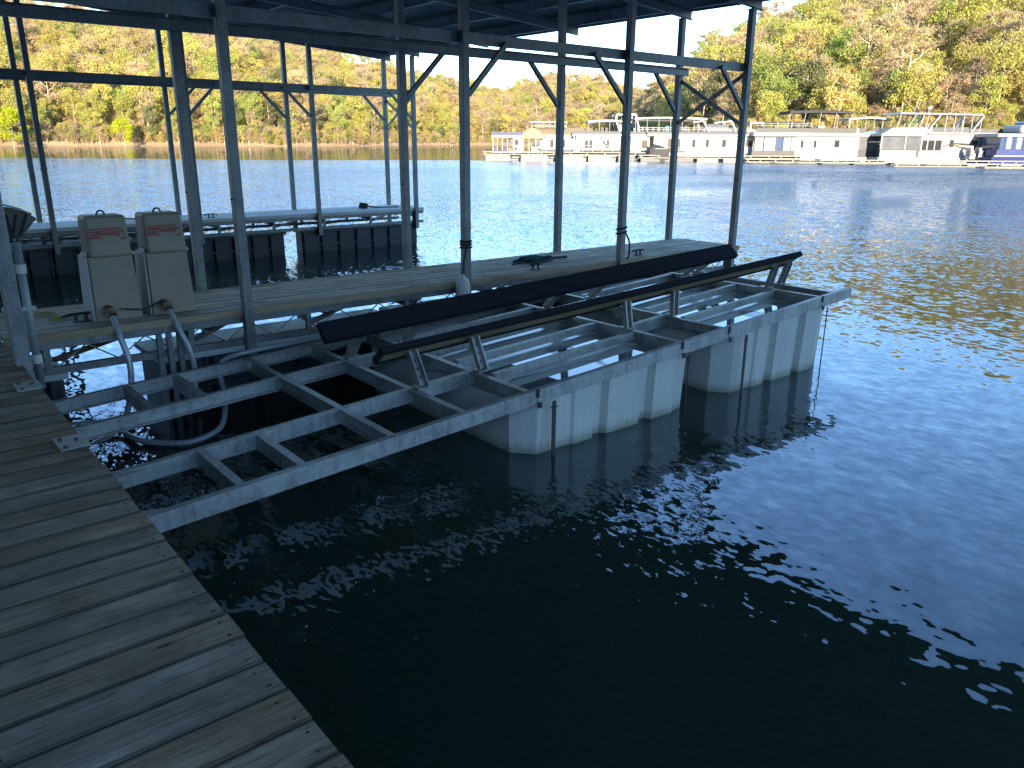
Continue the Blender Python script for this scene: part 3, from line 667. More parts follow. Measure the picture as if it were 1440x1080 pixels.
def cleat(parent, x, y, s_=1.0):
    mb = MB()
    mb.tube(smooth_path([(x - .13 * s_, y, .05), (x - .06 * s_, y, .062), (x + .06 * s_, y, .062), (x + .13 * s_, y, .05)], 3), [.006] + [.012] * 8 + [.006], 6)
    for dx in (-.035, .035): mb.tube([(x + dx, y, 0), (x + dx, y, .06)], .013, 6)
    mb.box(x - .06, x + .06, y - .025, y + .025, .002, .010)
    part('cleat', mb, 'dark_steel', parent, world=True, smooth=False)
cleat(f1, 1.22, 6.72); cleat(f1, 7.55, 6.62, .9); cleat(f1, 5.75, 6.53, .6); cleat(f2, 5.0, 14.6)

# ------------------------------------------------------------------ covered roof: posts, beams, rafters, purlins, sheets
EAVE, RIDGE, K = 9.35, -.90, .08
def zr(x): return 2.97 + K * (9.3 - x) if x >= RIDGE else 2.97 + K * (9.3 - 2 * RIDGE + x)          # underside of the rafters
YEND, YFAR = 15.40, -1.62; XB = -14.2  # XB: unseen rear eave, slope lengthened to keep the low sun off the deck
roof = thing('dock_roof', 'dark metal boat dock roof on slim square steel posts over the whole scene', 'roof', (RIDGE, 7, 0))
def post(x, y, z0, z1, s_=.078):
    mb = MB(); mb.box(x - s_ / 2, x + s_ / 2, y - s_ / 2, y + s_ / 2, z0, z1); o = part('post', mb, 'old_steel', roof, world=True, bevel=.006)
    mb = MB(); mb.box(x - .055, x + .055, y - .055, y + .055, z1 + .001, z1 + .009); part('post_plate', mb, 'old_steel', o, world=True)
    mb = MB()
    for z in (.9, 2.28): mb.tube([(x - s_ / 2 - .012, y, z), (x + s_ / 2 + .012, y, z)], .009, 6)
    part('bolt', mb, 'dark_steel', o, world=True); return o
ROWS = {}
for (ya, yb) in (YS, F2Y):
    for y in (ya - .085, yb + .09):
        for i, x in enumerate(PX):
            x_ = x + (.0 if i < 3 else -.05)
            post(x_, y, -.42, zr(x_) - .012)
    # eave-parallel struts and knee braces
for (ya, yb) in (YS, F2Y):
    for y, zz, xe, s_ in ((ya - .085, 2.29, 9.19, 1), (yb + .09, 2.29, 9.36, -1)):
        mb = MB(); y_ = y + .046 * s_; mb.chan((RIDGE, y_, zz + .05), (xe, y_, zz + .05), .10, .05, (0, s_, 0), .006); part('tie_beam', mb, 'old_steel', roof, world=True)
        for i, x in enumerate(PX):
            sg = 1 if i < 2 else -1; x_ = x + (.0 if i < 3 else -.05)
            if i == 0: continue
            yb_ = y - .075 * s_
            a = Vector((x_ + .045 * sg, yb_ + .075 * s_, 1.78)); b = Vector((x_ + .53 * sg, y_ - .03 * s_, 2.27))
            mb = MB(); mb.bar(a, b, .045, .045, (0, 1, 0)); part('knee_brace', mb, 'old_steel', roof, world=True)
    xe = PX[3] - .05; y0, y1 = ya - .085, yb + .09
    for i, (za, zb) in enumerate(((2.2, 1.62), (1.59, 2.17))):
        mb = MB(); dx = .012 if i else -.012; mb.bar((xe + dx, y0 + .04, za), (xe + dx, y1 - .04, zb), .012, .05); part('cross_brace', mb, 'old_steel', roof, world=True)
raft = [15.43, 14.31, 12.06, 9.74, 7.51, 6.40, 4.16, 1.83, -.44, -1.55]
for y in raft:
    mb = MB(); s_ = -1
    mb.chan((RIDGE, y, zr(RIDGE) + .125), (9.40, y, zr(9.40) + .125), .125, .06, (0, s_, 0), .006)
    mb.chan((RIDGE, y, zr(RIDGE) + .125), (XB, y, zr(XB) + .125), .125, .06, (0, s_, 0), .006)
    part('rafter', mb, 'old_steel', roof, world=True)
px_ = [9.33, 8.24, 7.09, 5.88, 4.70, 3.52, 2.34, 1.16, 0.0]
px_ += [-1.8, -2.96, -4.14, -5.32, -6.5, -7.68, -8.89, -10.04, -11.2, -12.6, -14.12]
for x in px_:
    s_ = -1 if x > RIDGE else 1
    mb = MB(); zb = zr(x) + .128; mb.chan((x, YFAR, zb + .17), (x, YEND + .12, zb + .17), .17, .075, (s_, 0, 0), .006)
    part('purlin', mb, 'roof_metal', roof, world=True)
# corrugated sheets with ribs down the slope
def sheet(y0, y1, side):
    mb = MB(); prof = []; n = 6; p_ = (y1 - y0) / n
    for i in range(n): prof += [(y0 + i * p_, 0), (y0 + i * p_ + p_ * .52, 0), (y0 + i * p_ + p_ * .64, .028), (y0 + i * p_ + p_ * .88, .028)]
    prof.append((y1, 0)); th = .004
    xa, xb = RIDGE, (9.42 if side > 0 else XB)
    o = 0
    for x in (xa, xb):
        for y, z in prof: mb.v.append((x, y, zr(x) + .302 + z + (0 if side > 0 else 0)))
    k_ = len(prof)
    for i in range(k_ - 1): mb.f.append((i, i + 1, k_ + i + 1, k_ + i))
    o = part('roof_sheet', mb, 'roof_metal', roof, world=True)
    sl_ = o.modifiers.new('thick', 'SOLIDIFY'); sl_.thickness = th
y = YFAR
while y < YEND + .1:
    for sd_ in (1, -1): sheet(y, y + .916, sd_)
    y += .9135
mb = MB(); mb.box(9.425, 9.432, YFAR, YEND + .12, zr(9.4) + .115, zr(9.4) + .33); part('eave_flashing', mb, 'roof_metal', roof, world=True)
mb = MB(); mb.hexa([(RIDGE, YEND + .125, zr(RIDGE) + .11), (9.42, YEND + .125, zr(9.42) + .11), (9.42, YEND + .125, zr(9.42) + .34), (RIDGE, YEND + .125, zr(RIDGE) + .34)], [(RIDGE, YEND + .132, zr(RIDGE) + .11), (9.42, YEND + .132, zr(9.42) + .11), (9.42, YEND + .132, zr(9.42) + .34), (RIDGE, YEND + .132, zr(RIDGE) + .34)]); part('gable_flashing', mb, 'roof_metal', roof, world=True)
# post at the inner corner of the finger, with conduits
post(.655, 5.62, -.45, zr(.655) - .012, .085)
for (x, y, r_, lb) in ((.69, 6.14, .022, 'grey conduit pipe left of the corner post'), (.795, 6.08, .026, 'grey conduit pipe right of the corner post with a bright coupling')):
    t = thing('conduit_pipe', lb, 'pipe', (x, y, -.3))
    mb = MB(); mb.tube([(x, y, -.3), (x, y, .70)], r_, 10); part('pipe', mb, 'grey_conduit', t, world=True, smooth=True)
    for z in (.50, -.12):
        mb = MB(); mb.tube([(x, y, z), (x, y, z + .06)], r_ * 1.3, 10); part('coupling', mb, 'white_pvc' if r_ > .025 else 'galvanised', t, world=True)
    mb = MB(); mb.box(x - r_ - .02, x + r_ + .02, y - r_ - .004, y - r_ - .001, .25, .28); part('strap', mb, 'galvanised', t, world=True)

# ------------------------------------------------------------------ tan lift boxes
def text_mesh(s, size, ext=.0015):
    cu = bpy.data.curves.new('t', 'FONT'); cu.body = s; cu.size = size; cu.extrude = ext; cu.align_x = 'LEFT'; cu.shear = .25; cu.offset = size * .032
    ob = bpy.data.objects.new('t', cu); C.objects.link(ob); bpy.context.view_layer.update()
    me = bpy.data.meshes.new_from_object(ob.evaluated_get(bpy.context.evaluated_depsgraph_get())); bpy.data.objects.remove(ob); bpy.data.curves.remove(cu)
    mb = MB(); mb.v = [tuple(v.co) for v in me.vertices]; mb.f = [tuple(p.vertices) for p in me.polygons]; bpy.data.meshes.remove(me); return mb
def lift_box(x0, label):
    t = thing('lift_control_box', label, 'control box', (x0, 6.58, 0), group='tan lift control boxes on the finger dock')
    y0 = 6.575
    # cabinet: wider and deeper at the foot
    mb = MB(); mb.hexa([(x0 + .0, y0, .003), (x0 + .338, y0, .003), (x0 + .338, y0 + .36, .003), (x0 + .0, y0 + .36, .003)], [(x0 + .01, y0 + .045, .50), (x0 + .328, y0 + .045, .50), (x0 + .328, y0 + .33, .50), (x0 + .01, y0 + .33, .50)])
    cab = part('cabinet', mb, 'tan_plastic', t, world=True, bevel=.012)
    mb = MB(); mb.hexa([(x0 - .013, y0 + .02, .01), (x0 - .003, y0 + .02, .01), (x0 - .003, y0 + .35, .01), (x0 - .013, y0 + .35, .01)], [(x0 - .004, y0 + .06, .49), (x0 + .006, y0 + .06, .49), (x0 + .006, y0 + .32, .49), (x0 - .004, y0 + .32, .49)]); part('side_panel', mb, 'grey_panel', cab, world=True)
    # hood
    bx = [(x0 + .025, y0 + .015), (x0 + .325, y0 + .015), (x0 + .325, y0 + .32), (x0 + .025, y0 + .32)]
    tp = [(x0 + .026, y0 + .06), (x0 + .318, y0 + .06), (x0 + .318, y0 + .29), (x0 + .026, y0 + .29)]
    mb = MB(); mb.hexa([(a, b, .49) for a, b in bx], [(a, b, .80) for a, b in tp]); hood = part('hood', mb, 'tan_plastic', t, world=True, bevel=.022)
    mb = MB(); mb.box(x0 - .012, x0 + .02, y0 + .1, y0 + .16, .502, .53); part('latch', mb, 'white_pvc', cab, world=True, bevel=.004)
    mb = MB(); mb.box(x0 + .335, x0 + .352, y0 + .08, y0 + .13, .49, .515); part('latch', mb, 'white_pvc', cab, world=True, bevel=.004)
    mb = MB(); mb.tube(smooth_path([(x0 + .14, y0 + .17, .80), (x0 + .15, y0 + .17, .825), (x0 + .18, y0 + .17, .83), (x0 + .20, y0 + .17, .80)], 3), .007, 5); part('lift_handle', mb, 'dark_steel', hood, world=True)
    # print on the hood, standing upside down as the hood is fitted
    def onf(u, z): return (x0 + u, y0 + .015 + .045 * (z - .49) / .31 - .003, z)
    def put(mb_, nm):
        q = MB(); q.f = mb_.f
        q.v = [(lambda P, d: (P[0], P[1] - d, P[2]))(onf(.295 - v[0], .678 - v[1]), v[2] + .001) for v in mb_.v]
        part(nm, q, 'red_print', hood, world=True)
    e = text_mesh('Econo', .048); put(MBshift(e, .036, .0), 'lettering')
    li = text_mesh('LIFT', .044); put(MBshift(li, .168, .002), 'lettering')
    fr_ = MB()
    for u0, u1, w0, w1 in ((.160, .272, .037, .045), (.160, .272, -.008, -.002), (.266, .272, -.002, .037)): fr_.hexa([(u0, w0, 0), (u1, w0, 0), (u1, w1, 0), (u0, w1, 0)], [(u0, w0, .002), (u1, w0, .002), (u1, w1, .002), (u0, w1, .002)])
    put(fr_, 'print_frame')
    sw = MB(); pts = [(.035 + .0, .045), (.02, .055), (.005, .05), (.0, .03), (.01, .005), (.03, -.008)]
    for a, b in zip(pts, pts[1:]): sw.bar((a[0], a[1], 0), (b[0], b[1], 0), .002, .014, (0, 0, 1)) if False else sw.hexa([(a[0], a[1] - .006, 0), (b[0], b[1] - .006, 0), (b[0], b[1] + .006, 0), (a[0], a[1] + .006, 0)], [(a[0], a[1] - .006, .002), (b[0], b[1] - .006, .002), (b[0], b[1] + .006, .002), (a[0], a[1] + .006, .002)])
    sw.hexa([(.03, -.012, 0), (.235, -.012, 0), (.235, -.006, 0), (.03, -.006, 0)], [(.03, -.012, .002), (.235, -.012, .002), (.235, -.006, .002), (.03, -.006, .002)])
    put(sw, 'swoosh')
    ln = MB(); rr = random.Random(4); u = .03
    while u < .25:
        l_ = rr.uniform(.006, .014); ln.hexa([(u, -.030, 0), (u + l_, -.030, 0), (u + l_, -.020, 0), (u, -.020, 0)], [(u, -.030, .002), (u + l_, -.030, .002), (u + l_, -.020, .002), (u, -.020, .002)]); u += l_ + .004
    put(ln, 'small_print')
    # hose outlet
    mb = MB(); mb.tube([(x0 + .09, y0 + .02, .10), (x0 + .09, y0 - .05, .095), (x0 + .095, y0 - .085, .06)], .034, 12, False); mb.tube([(x0 + .09, y0 - .045, .097), (x0 + .093, y0 - .07, .082)], .040, 12); part('hose_outlet', mb, 'brown_pvc', cab, world=True, smooth=True)
    return t
def MBshift(mb_, dx, dy):
    mb_.v = [(v[0] + dx, v[1] + dy, v[2]) for v in mb_.v]; return mb_
lift_box(1.30, 'tan plastic lift box on the finger dock, left one beside the cleat')
lift_box(1.715, 'tan plastic lift box on the finger dock, right one beside the steel post')

# hoses
def hose(pts, r_, label, mat='clear_hose', cat='hose', name='hose', grp=None):
    mb = MB(); mb.tube(smooth_path(pts, 8), r_, 10); return solo(name, mb, mat, label, cat, grp, True, origin=pts[0])
hose([(1.395, 6.485, .055), (1.40, 6.40, -.06), (1.43, 6.33, -.28), (1.40, 6.28, -.5), (1.30, 6.15, -.66), (1.16, 6.05, -.735), (.98, 5.98, -.77)], .023, 'clear hose hanging from the left tan box into the water')
hose([(1.81, 6.485, .055), (1.83, 6.40, -.05), (1.88, 6.33, -.24), (1.90, 6.30, -.40), (1.88, 6.27, -.55), (1.86, 6.2, -.70)], .023, 'clear hose hanging from the right tan box behind the lift frame')
hose([(3.02, 6.02, -.235), (2.72, 6.03, -.25), (2.40, 6.04, -.265), (2.20, 6.07, -.285), (2.08, 6.14, -.34), (2.03, 6.10, -.45), (2.0, 5.95, -.53), (1.92, 5.74, -.61), (1.80, 5.55, -.68), (1.60, 5.50, -.715), (1.42, 5.60, -.72), (1.29, 5.80, -.72), (1.26, 6.03, -.72), (1.35, 6.2, -.73), (1.52, 6.32, -.76)], .021, 'long clear hose looping over the lift frame and floating on the water')
# ropes, fender, cover
rnd = random.Random(9)
pts = []
for i in range(44):
    a = i * .8; r_ = .05 + .16 * rnd.random(); pts.append((6.15 + r_ * 1.5 * math.cos(a), 6.99 + r_ * .8 * math.sin(a), .012 + .05 * (i / 44) * rnd.random()))
pts = [(5.72, 6.90, .012), (5.86, 6.95, .012)] + pts + [(6.5, 7.02, .012), (6.66, 6.99, .012)]
mb = MB(); mb.tube(smooth_path(pts, 4), .013, 6); solo('rope', mb, 'rope_teal', 'dark teal rope heaped on the finger dock boards', 'rope', None, True, origin=(6.15, 6.99, 0))
hose([(.86, 7.02, .012), (1.0, 7.2, .012), (1.12, 7.05, .012), (1.03, 6.85, .012), (1.2, 6.9, .02), (1.32, 6.72, .06), (1.46, 6.60, .085), (1.5, 6.555, .09)], .009, 'yellow cord lying loose beside the left tan box', 'rope_yellow', 'cord', 'cord')
hose([(1.50, 6.555, .09), (1.62, 6.54, .075), (1.70, 6.55, .09), (1.78, 6.555, .12)], .006, 'thin dark cord strung between the two tan boxes', 'rope_dark', 'cord', 'cord')
fx, fy = 4.60, 6.33
t = thing('boat_fender', 'pale grey cylindrical fender tied to the second post of the near row', 'fender', (fx, fy, -.3))
mb = MB(); zs = [(-.30, .03), (-.28, .06), (-.24, .075), (-.02, .075), (.03, .06), (.055, .03), (.08, .022)]; mb.tube([(fx, fy, z) for z, r_ in zs], [r_ for z, r_ in zs], 14); part('body', mb, 'white_pvc', t, world=True, smooth=True)
mb = MB(); mb.tube(smooth_path([(fx, fy, .08), (fx + .03, fy + .02, .2), (fx + .07, fy + .01, .36), (fx + .10, fy - .0, .40)], 5), .008, 6)
for i in range(3): mb.tube([(PX[1] + .055 * math.cos(a * .7), 6.402 + .055 * math.sin(a * .7), .34 + .03 * i) for a in range(10)], .012, 6)
part('rope', mb, 'rope_dark', t, world=True)
x = PX[2]; pts = [(x + .06 * math.cos(a * .7), 6.402 + .06 * math.sin(a * .7), .30 + .006 * a) for a in range(20)] + [(x + .09, 6.36, .25), (x + .10, 6.35, .12), (x + .12, 6.38, .03), (x + .16, 6.45, .012)]
mb = MB(); mb.tube(smooth_path(pts, 3), .011, 6); solo('rope', mb, 'rope_dark', 'dark rope tied round the third post of the near row', 'rope', None, True, origin=(x, 6.402, .2))
pts = [(8.2 + .08 * math.cos(a * .9) , 14.75 + .1 * math.sin(a * .9), .012 + .004 * a) for a in range(24)] + [(8.5, 14.8, .012), (9.0, 14.7, .012)]
mb = MB(); mb.tube(smooth_path(pts, 3), .014, 6); solo('rope', mb, 'rope_dark', 'coiled dark rope on the outer end of the far finger dock', 'rope', None, True, origin=(8.2, 14.75, 0))
hose([(3.1, 14.7, .012), (3.35, 14.9, .03), (3.5, 14.75, .06), (3.75, 14.95, .02), (4.05, 14.8, .012)], .012, 'dark rope end lying on the far finger dock above the left tan box', 'rope_dark', 'rope', 'rope')
# pale petals and flecks drifting on the water
rnd = random.Random(15); mb = MB()
for cx, cy, n in ((1.22, 2.95, 4), (1.45, 3.2, 2), (1.8, 3.25, 3), (1.05, 3.5, 2)):
    for i in range(n):
        x, y, r_ = cx + rnd.gauss(0, .14), cy + rnd.gauss(0, .12), rnd.uniform(.003, .006); a = rnd.uniform(0, 3)
        mb.add([(x + r_ * (1.6 if k_ % 2 else .8) * math.cos(a + k_ * 1.05), y + r_ * math.sin(a + k_ * 1.05), WZ + .003) for k_ in range(6)], [(0, 1, 2, 3, 4, 5)])
solo('floating_petals', mb, 'white_pvc', 'tiny pale petals drifting on the dark water beside the lift', 'petals', None, kind='stuff')
# canvas cover at the left edge; what lies under it is unknown
t = thing('canvas_cover', 'grey canvas cover with dark straps at the left edge of the photo', 'cover', (.86, 7.3, 0))
mb = MB(); mb.tube([(.84, 7.32, 0), (.84, 7.32, .62)], .04, 10); part('pedestal', mb, 'old_steel', t, world=True)
sec = [(.30, .13, .60, .86), (.60, .15, .60, .875), (.86, .16, .615, .865), (.98, .155, .60, .835), (1.06, .14, .62, .80), (1.11, .10, .68, .765), (1.125, .03, .70, .74)]
mb = MB(); n = 10
for x, hw, zb, zt in sec:
    for i in range(n):
        a = 2 * math.pi * i / n; cy = math.copysign(abs(math.cos(a)) ** .7, math.cos(a)); cz = math.copysign(abs(math.sin(a)) ** .7, math.sin(a))
        mb.v.append((x - (.03 * (1 - cz)), 7.32 + hw * cy, (zb + zt) / 2 + (zt - zb) / 2 * cz))
for j in range(len(sec) - 1):
    for i in range(n): mb.f.append((j * n + i, j * n + (i + 1) % n, (j + 1) * n + (i + 1) % n, (j + 1) * n + i))
mb.f.append(tuple(range(n))); mb.f.append(tuple((len(sec) - 1) * n + i for i in range(n)))
cv = part('canvas', mb, 'canvas_grey', t, world=True)
for x0_, lean in ((.90, .02), (.97, -.05), (1.04, -.07)):
    mb = MB(); mb.bar((x0_, 7.158, .80), (x0_ + lean, 7.163, .63), .018, .006, (0, 1, 0)); part('strap', mb, 'black_canvas', cv, world=True)
mb = MB(); mb.tube([(.3, 7.2, .90), (.9, 7.2, .872), (1.0, 7.2, .835), (1.08, 7.22, .79)], .008, 6); part('piping', mb, 'grey_panel', cv, world=True)
# pale slatted lift rails moored beyond the far finger
t = thing('far_boat_lift', 'pale steel boat lift rails lying beyond the far finger dock, left of the tan boxes', 'boat lift', (2.5, 16.8, -.3))
for i in range(4):
    mb = MB(); mb.box(1.2, 4.2, 16.0 + .55 * i, 16.1 + .55 * i, -.36, -.28); part('rail', mb, 'galvanised', t, world=True)
for x in (1.5, 2.75, 4.0):
    mb = MB(); mb.box(x - .05, x + .05, 15.95, 17.8, -.44, -.362); part('cross_rail', mb, 'galvanised', t, world=True)
for y in (16.1, 17.2):
    mb = MB(); mb.box(1.6, 3.9, y, y + .5, -1.0, -.442); part('float', mb, 'black_poly', t, world=True, bevel=.04)

# ------------------------------------------------------------------ the boat lift in the slip: frame, bunks, grey tanks
def Lz(x, w_=0.0): return -.45 + .06 * x + w_
def LP(x, y, w_=0.0): return Vector((x, y, Lz(x, w_)))
lift = thing('boat_lift', 'galvanised steel boat lift with two grey tanks and dark carpeted bunks moored in the slip', 'boat lift', (.7, 4.9, -.41))
B1, B2, B3, B4 = 3.77, 4.425, 5.40, 6.06
GM = 'galvanised'
CBX = [2.26, 2.79, 3.32, 4.88, 5.48, 6.94, 7.22]
def beam(nm, a, b, side, d=.10, fl=.05, mat=GM):
    mb = MB(); mb.chan(LP(*a), LP(*b), d, fl, side, .007); return part(nm, mb, mat, lift, world=True, bevel=.0015)
# outer rails in butted lengths with bolted joints
for yy, sd_ in ((B1, 1), (B4, -1)):
    cuts = [.62, 3.355, 4.885, 5.495, 6.955, 7.50]
    for a, b in zip(cuts, cuts[1:]):
        r_ = beam('side_rail', (a + .003, yy), (b - .003, yy), (0, sd_, 0))
    for x in cuts[1:-1]:
        j = MB(); j.box(x - .012, x + .012, yy - .006 * sd_ - .004, yy - .006 * sd_ + .004, Lz(x) - .05, Lz(x) + .012); j.box(x - .006, x + .03, yy - .013 * sd_ - .004, yy - .013 * sd_ + .004, Lz(x) - .125, Lz(x) - .085)
        part('joint_plate', j, 'dark_steel', lift, world=True)
for yy, sd_ in ((B2, 1), (B3, -1)):
    for a, b in ((.62, 2.255), (2.265, 2.785), (2.795, 3.315), (4.89, 5.475)): beam('stringer', (a, yy), (b, yy), (0, sd_, 0))
for i, x in enumerate(CBX):
    sd_ = -1 if i in (0, 1, 2, 4, 6) else 1
    for a, b in ((B1 + .052, B2 - .004), (B2 + .004, B3 - .004), (B3 + .004, B4 - .052)) if i < 3 else ((B1 + .052, B4 - .052),):
        beam('crossbeam', (x, a), (x, b), (sd_, 0, 0))
for x in (1.29, 1.64):
    beam('crossbeam', (x, B1 + .052), (x, B2 - .004), (1, 0, 0)); beam('crossbeam', (x, B3 + .004), (x, B4 - .052), (1, 0, 0))
# box-section stringers over the tanks
for a, b in ((3.375, 4.875), (5.535, 6.93)):
    for yy in (4.29, 4.74, 5.14, 5.58):
        mb = MB(); mb.bar(LP(a, yy, -.035), LP(b, yy, -.035), .05, .06); part('tank_stringer', mb, GM, lift, world=True, bevel=.004)
# gussets and hinges at the dock end
for yy, sd_ in ((B1, 1), (B2, -1), (B3, 1), (B4, -1)):
    z = Lz(.7); g = MB(); q = yy + .02 * sd_
    g.hexa([(.64, q, z + .012), (1.02, q, z + .004), (.64, q + .14 * sd_, z + .012)], [(.64, q, z + .018), (1.02, q, z + .010), (.64, q + .14 * sd_, z + .018)])
    part('gusset', g, GM, lift, world=True)
# tank lids, puddles, tanks
def tank(x0, x1, fx0, fx1):
    # outline of the moulded side: flat panels, recessed grooves, chamfered corners
    L_ = x1 - x0; yo = B1 + .03
    side = [(0, .20), (.10, .045), (.13, .0), (.27, .0), (.275, .045), (.44, .045), (.455, 0), (.60, 0), (.63, .06), (.68, .06), (.70, 0), (.835, 0), (.86, .065), (.90, .065), (.915, .02), (.955, .05), (1.0, .2)]
    side = [(0, .17), (.07, .02), (.245, .02), (.255, .0), (.36, .0), (.375, .055), (.43, .055), (.445, .0), (.64, .0), (.655, .06), (.71, .06), (.725, .0), (.86, .0), (.895, .03), (.955, .05), (1.0, .18)]
    near = [(x0 + u * L_, yo + v) for u, v in side]; far = [(x, B4 - .03 - (y - yo)) for x, y in reversed(near)]
    out = near + far; cx, cy = (x0 + x1) / 2, (B1 + B4) / 2
    mb = MB(); top = [(x, y, Lz(min(max(x, fx0), fx1)) - .104) for x, y in out]
    bot = [(cx + (x - cx) * .975, cy + (y - cy) * .975, -1.02) for x, y in out]; low = [(cx + (x - cx) * .93, cy + (y - cy) * .95, -1.16) for x, y in out]
    n = len(out); o = 0; mb.v = bot + top + low
    for i in range(n):
        j = (i + 1) % n; mb.f.append((i, j, n + j, n + i)); mb.f.append((2 * n + i, 2 * n + j, j, i))
    mb.f.append(tuple(range(2 * n, 3 * n)))
    tk = part('tank', mb, 'grey_poly', lift, world=True)
    ld = MB(); ld.hexa([LP(fx0 + .045, B1 + .055, -.100), LP(fx1 - .045, B1 + .055, -.100), LP(fx1 - .045, B4 - .055, -.100), LP(fx0 + .045, B4 - .055, -.100)], [LP(fx0 + .045, B1 + .055, -.085), LP(fx1 - .045, B1 + .055, -.085), LP(fx1 - .045, B4 - .055, -.085), LP(fx0 + .045, B4 - .055, -.085)])
    part('tank_lid', ld, 'lid_poly', tk, world=True)
    return tk
rnd = random.Random(31)
def puddle(tk, cx, cy, rx, ry, seed):
    mb = MB(); n = 40; vs = []
    for i in range(n):
        a = 2 * math.pi * i / n; q = 1 + .35 * noise.noise((math.cos(a) * 1.5 + seed * 7, math.sin(a) * 1.5, seed)) + .12 * noise.noise((math.cos(a) * 6, math.sin(a) * 6, seed))
        rx_, ry_ = rx * 1.35, ry * 1.18
        c_, s_ = math.cos(a), math.sin(a); c_ = math.copysign(abs(c_) ** .65, c_); s_ = math.copysign(abs(s_) ** .65, s_)
        vs.append(Vector((cx + rx_ * q * c_, cy + ry_ * q * s_, 0)))
    z = Lz(cx) - .079
    mb.hexa([(v.x, v.y, Lz(v.x) - .0845) for v in vs], [(v.x, v.y, Lz(v.x) - .081) for v in vs])
    part('puddle', mb, 'puddle_water', tk, world=True)
t1 = tank(3.27, 5.13, 3.33, 4.88); t2 = tank(5.55, 7.22, 5.49, 6.94)
for args in ((3.80, 4.03, .34, .17), (4.58, 4.02, .22, .16), (3.85, 4.51, .38, .15), (4.55, 4.52, .24, .14), (4.1, 4.94, .6, .13), (3.9, 5.36, .4, .14), (4.5, 5.8, .25, .12)): puddle(t1, *args, rnd.random() * 9)
for args in ((5.92, 4.03, .30, .17), (6.55, 4.03, .26, .16), (5.9, 4.52, .28, .15), (6.5, 4.5, .30, .13), (6.2, 4.94, .55, .13), (6.3, 5.36, .4, .13)): puddle(t2, *args, rnd.random() * 9)
# straps hanging on the outer side
for x in (3.50, 4.96, 5.74, 7.05):
    thin = x in (4.96, 7.05)
    mb = MB(); yy = B1 - .012
    w_ = .006 if thin else .017
    mb.box(x - w_, x + w_, yy - .003, yy + .003, -.80, Lz(x) - .11); mb.box(x - w_ - .008, x + w_ + .01, yy - .006, yy + .006, Lz(x) - .16, Lz(x) - .148)
    part('tie_strap', mb, 'brown_trim' if not thin else 'dark_steel', lift, world=True)
# small red-tipped fittings between the bunks
for x, y in ((3.25, 5.7), (5.3, 5.75)):
    mb = MB(); mb.tube([(x, y, Lz(x) - .02), (x, y, Lz(x) + .10)], .028, 10); part('valve', mb, 'brown_pvc', lift, world=True, smooth=True)
# bunks on channel posts
def bunk(yu0, yu1, wu0, wu1, xs0, xs1, inn, yb):
    """inn: +1 = the face looks towards +y. Upper edge runs from (xs0,yu0) to (xs1,yu1)."""
    def up_(x): t = (x - xs0) / (xs1 - xs0); return Vector((x, yu0 + (yu1 - yu0) * t, wu0 + (wu1 - wu0) * t))
    tl = math.radians(42); W_, T_ = .165, .045
    e1 = Vector((0, math.cos(tl) * inn, -math.sin(tl))); nrm = Vector((0, math.sin(tl) * inn, math.cos(tl)))
    b_ = MB(); a = up_(xs0 + .01); c_ = up_(xs1 - .01)
    i0, i1, j0, j1 = .012, W_ - .02, -T_ + .004, -.012
    pr = [(i0, j0), (i1, j0), (i1, j1), (i0, j1)]
    b_.hexa([a + e1 * i + nrm * j for i, j in pr], [c_ + e1 * i + nrm * j for i, j in pr]); bd = part('bunk_board', b_, 'bunk_timber', lift, world=True)
    cp = MB(); a = up_(xs0); c_ = up_(xs1)
    # carpet wraps the face and both edges, leaving most of the underside of the board bare
    pr = [(.036, -T_ - .003), (-.004, -T_ - .003), (-.004, .0), (W_, .0), (W_, -T_ - .003), (W_ - .03, -T_ - .003), (W_ - .03, -T_ + .002), (W_ - .012, -T_ + .002), (W_ - .012, -.010), (.010, -.010), (.010, -T_ + .002), (.036, -T_ + .002)]
    cp.hexa([a + e1 * i + nrm * j for i, j in pr], [c_ + e1 * i + nrm * j for i, j in pr]); part('carpet', cp, 'carpet', bd, world=True)
    fl = MB(); fl.hexa([a + Vector((-.012, 0, 0)) + e1 * i + nrm * j for i, j in ((-.004, -T_), (W_, -T_), (W_, 0), (-.004, 0))], [a + Vector((.012, 0, 0)) + e1 * i + nrm * j for i, j in ((-.004, -T_), (W_, -T_), (W_, 0), (-.004, 0))]); part('carpet_end', fl, 'carpet', bd, world=True)
    for x in (2.84, 3.36, 4.92, 5.52, 6.98, 7.20):
        top = up_(x) + e1 * (W_ * .52) + nrm * (-T_ - .004); base = Vector((x, yb + (.0 if inn > 0 else 0), Lz(x) + .001)); d = (top - base)
        mb = MB(); s_ = Vector((0, -inn, 0))
        w_ = .075; u = Vector((1, 0, 0)); v = d.cross(u).normalized() * (-inn)
        if v.y * inn > 0: v = -v
        pr = [(-w_ / 2, .045), (-w_ / 2, 0), (w_ / 2, 0), (w_ / 2, .045), (w_ / 2 - .014, .045), (w_ / 2 - .014, .008), (-w_ / 2 + .014, .008), (-w_ / 2 + .014, .045)]
        mb.hexa([base + u * p_ + v * q for p_, q in pr], [top + u * p_ + v * q for p_, q in pr])
        ps = part('bunk_post', mb, GM, lift, world=True)
        mb = MB(); mb.box(x - .06, x + .06, base.y - .05, base.y + .05, base.z + .001, base.z + .009); part('base_plate', mb, GM, ps, world=True)
        mb = MB()
        for t_ in (.25, .5, .75): q = base + d * t_ + v * .008; mb.tube([q, q + v * .006], .012, 6)
        part('bolt', mb, 'dark_steel', ps, world=True)
bunk(4.52, 4.29, .020, .312, 2.60, 7.36, 1, 4.40)
bunk(5.24, 5.14, .075, .300, 2.50, 7.36, -1, 5.41)

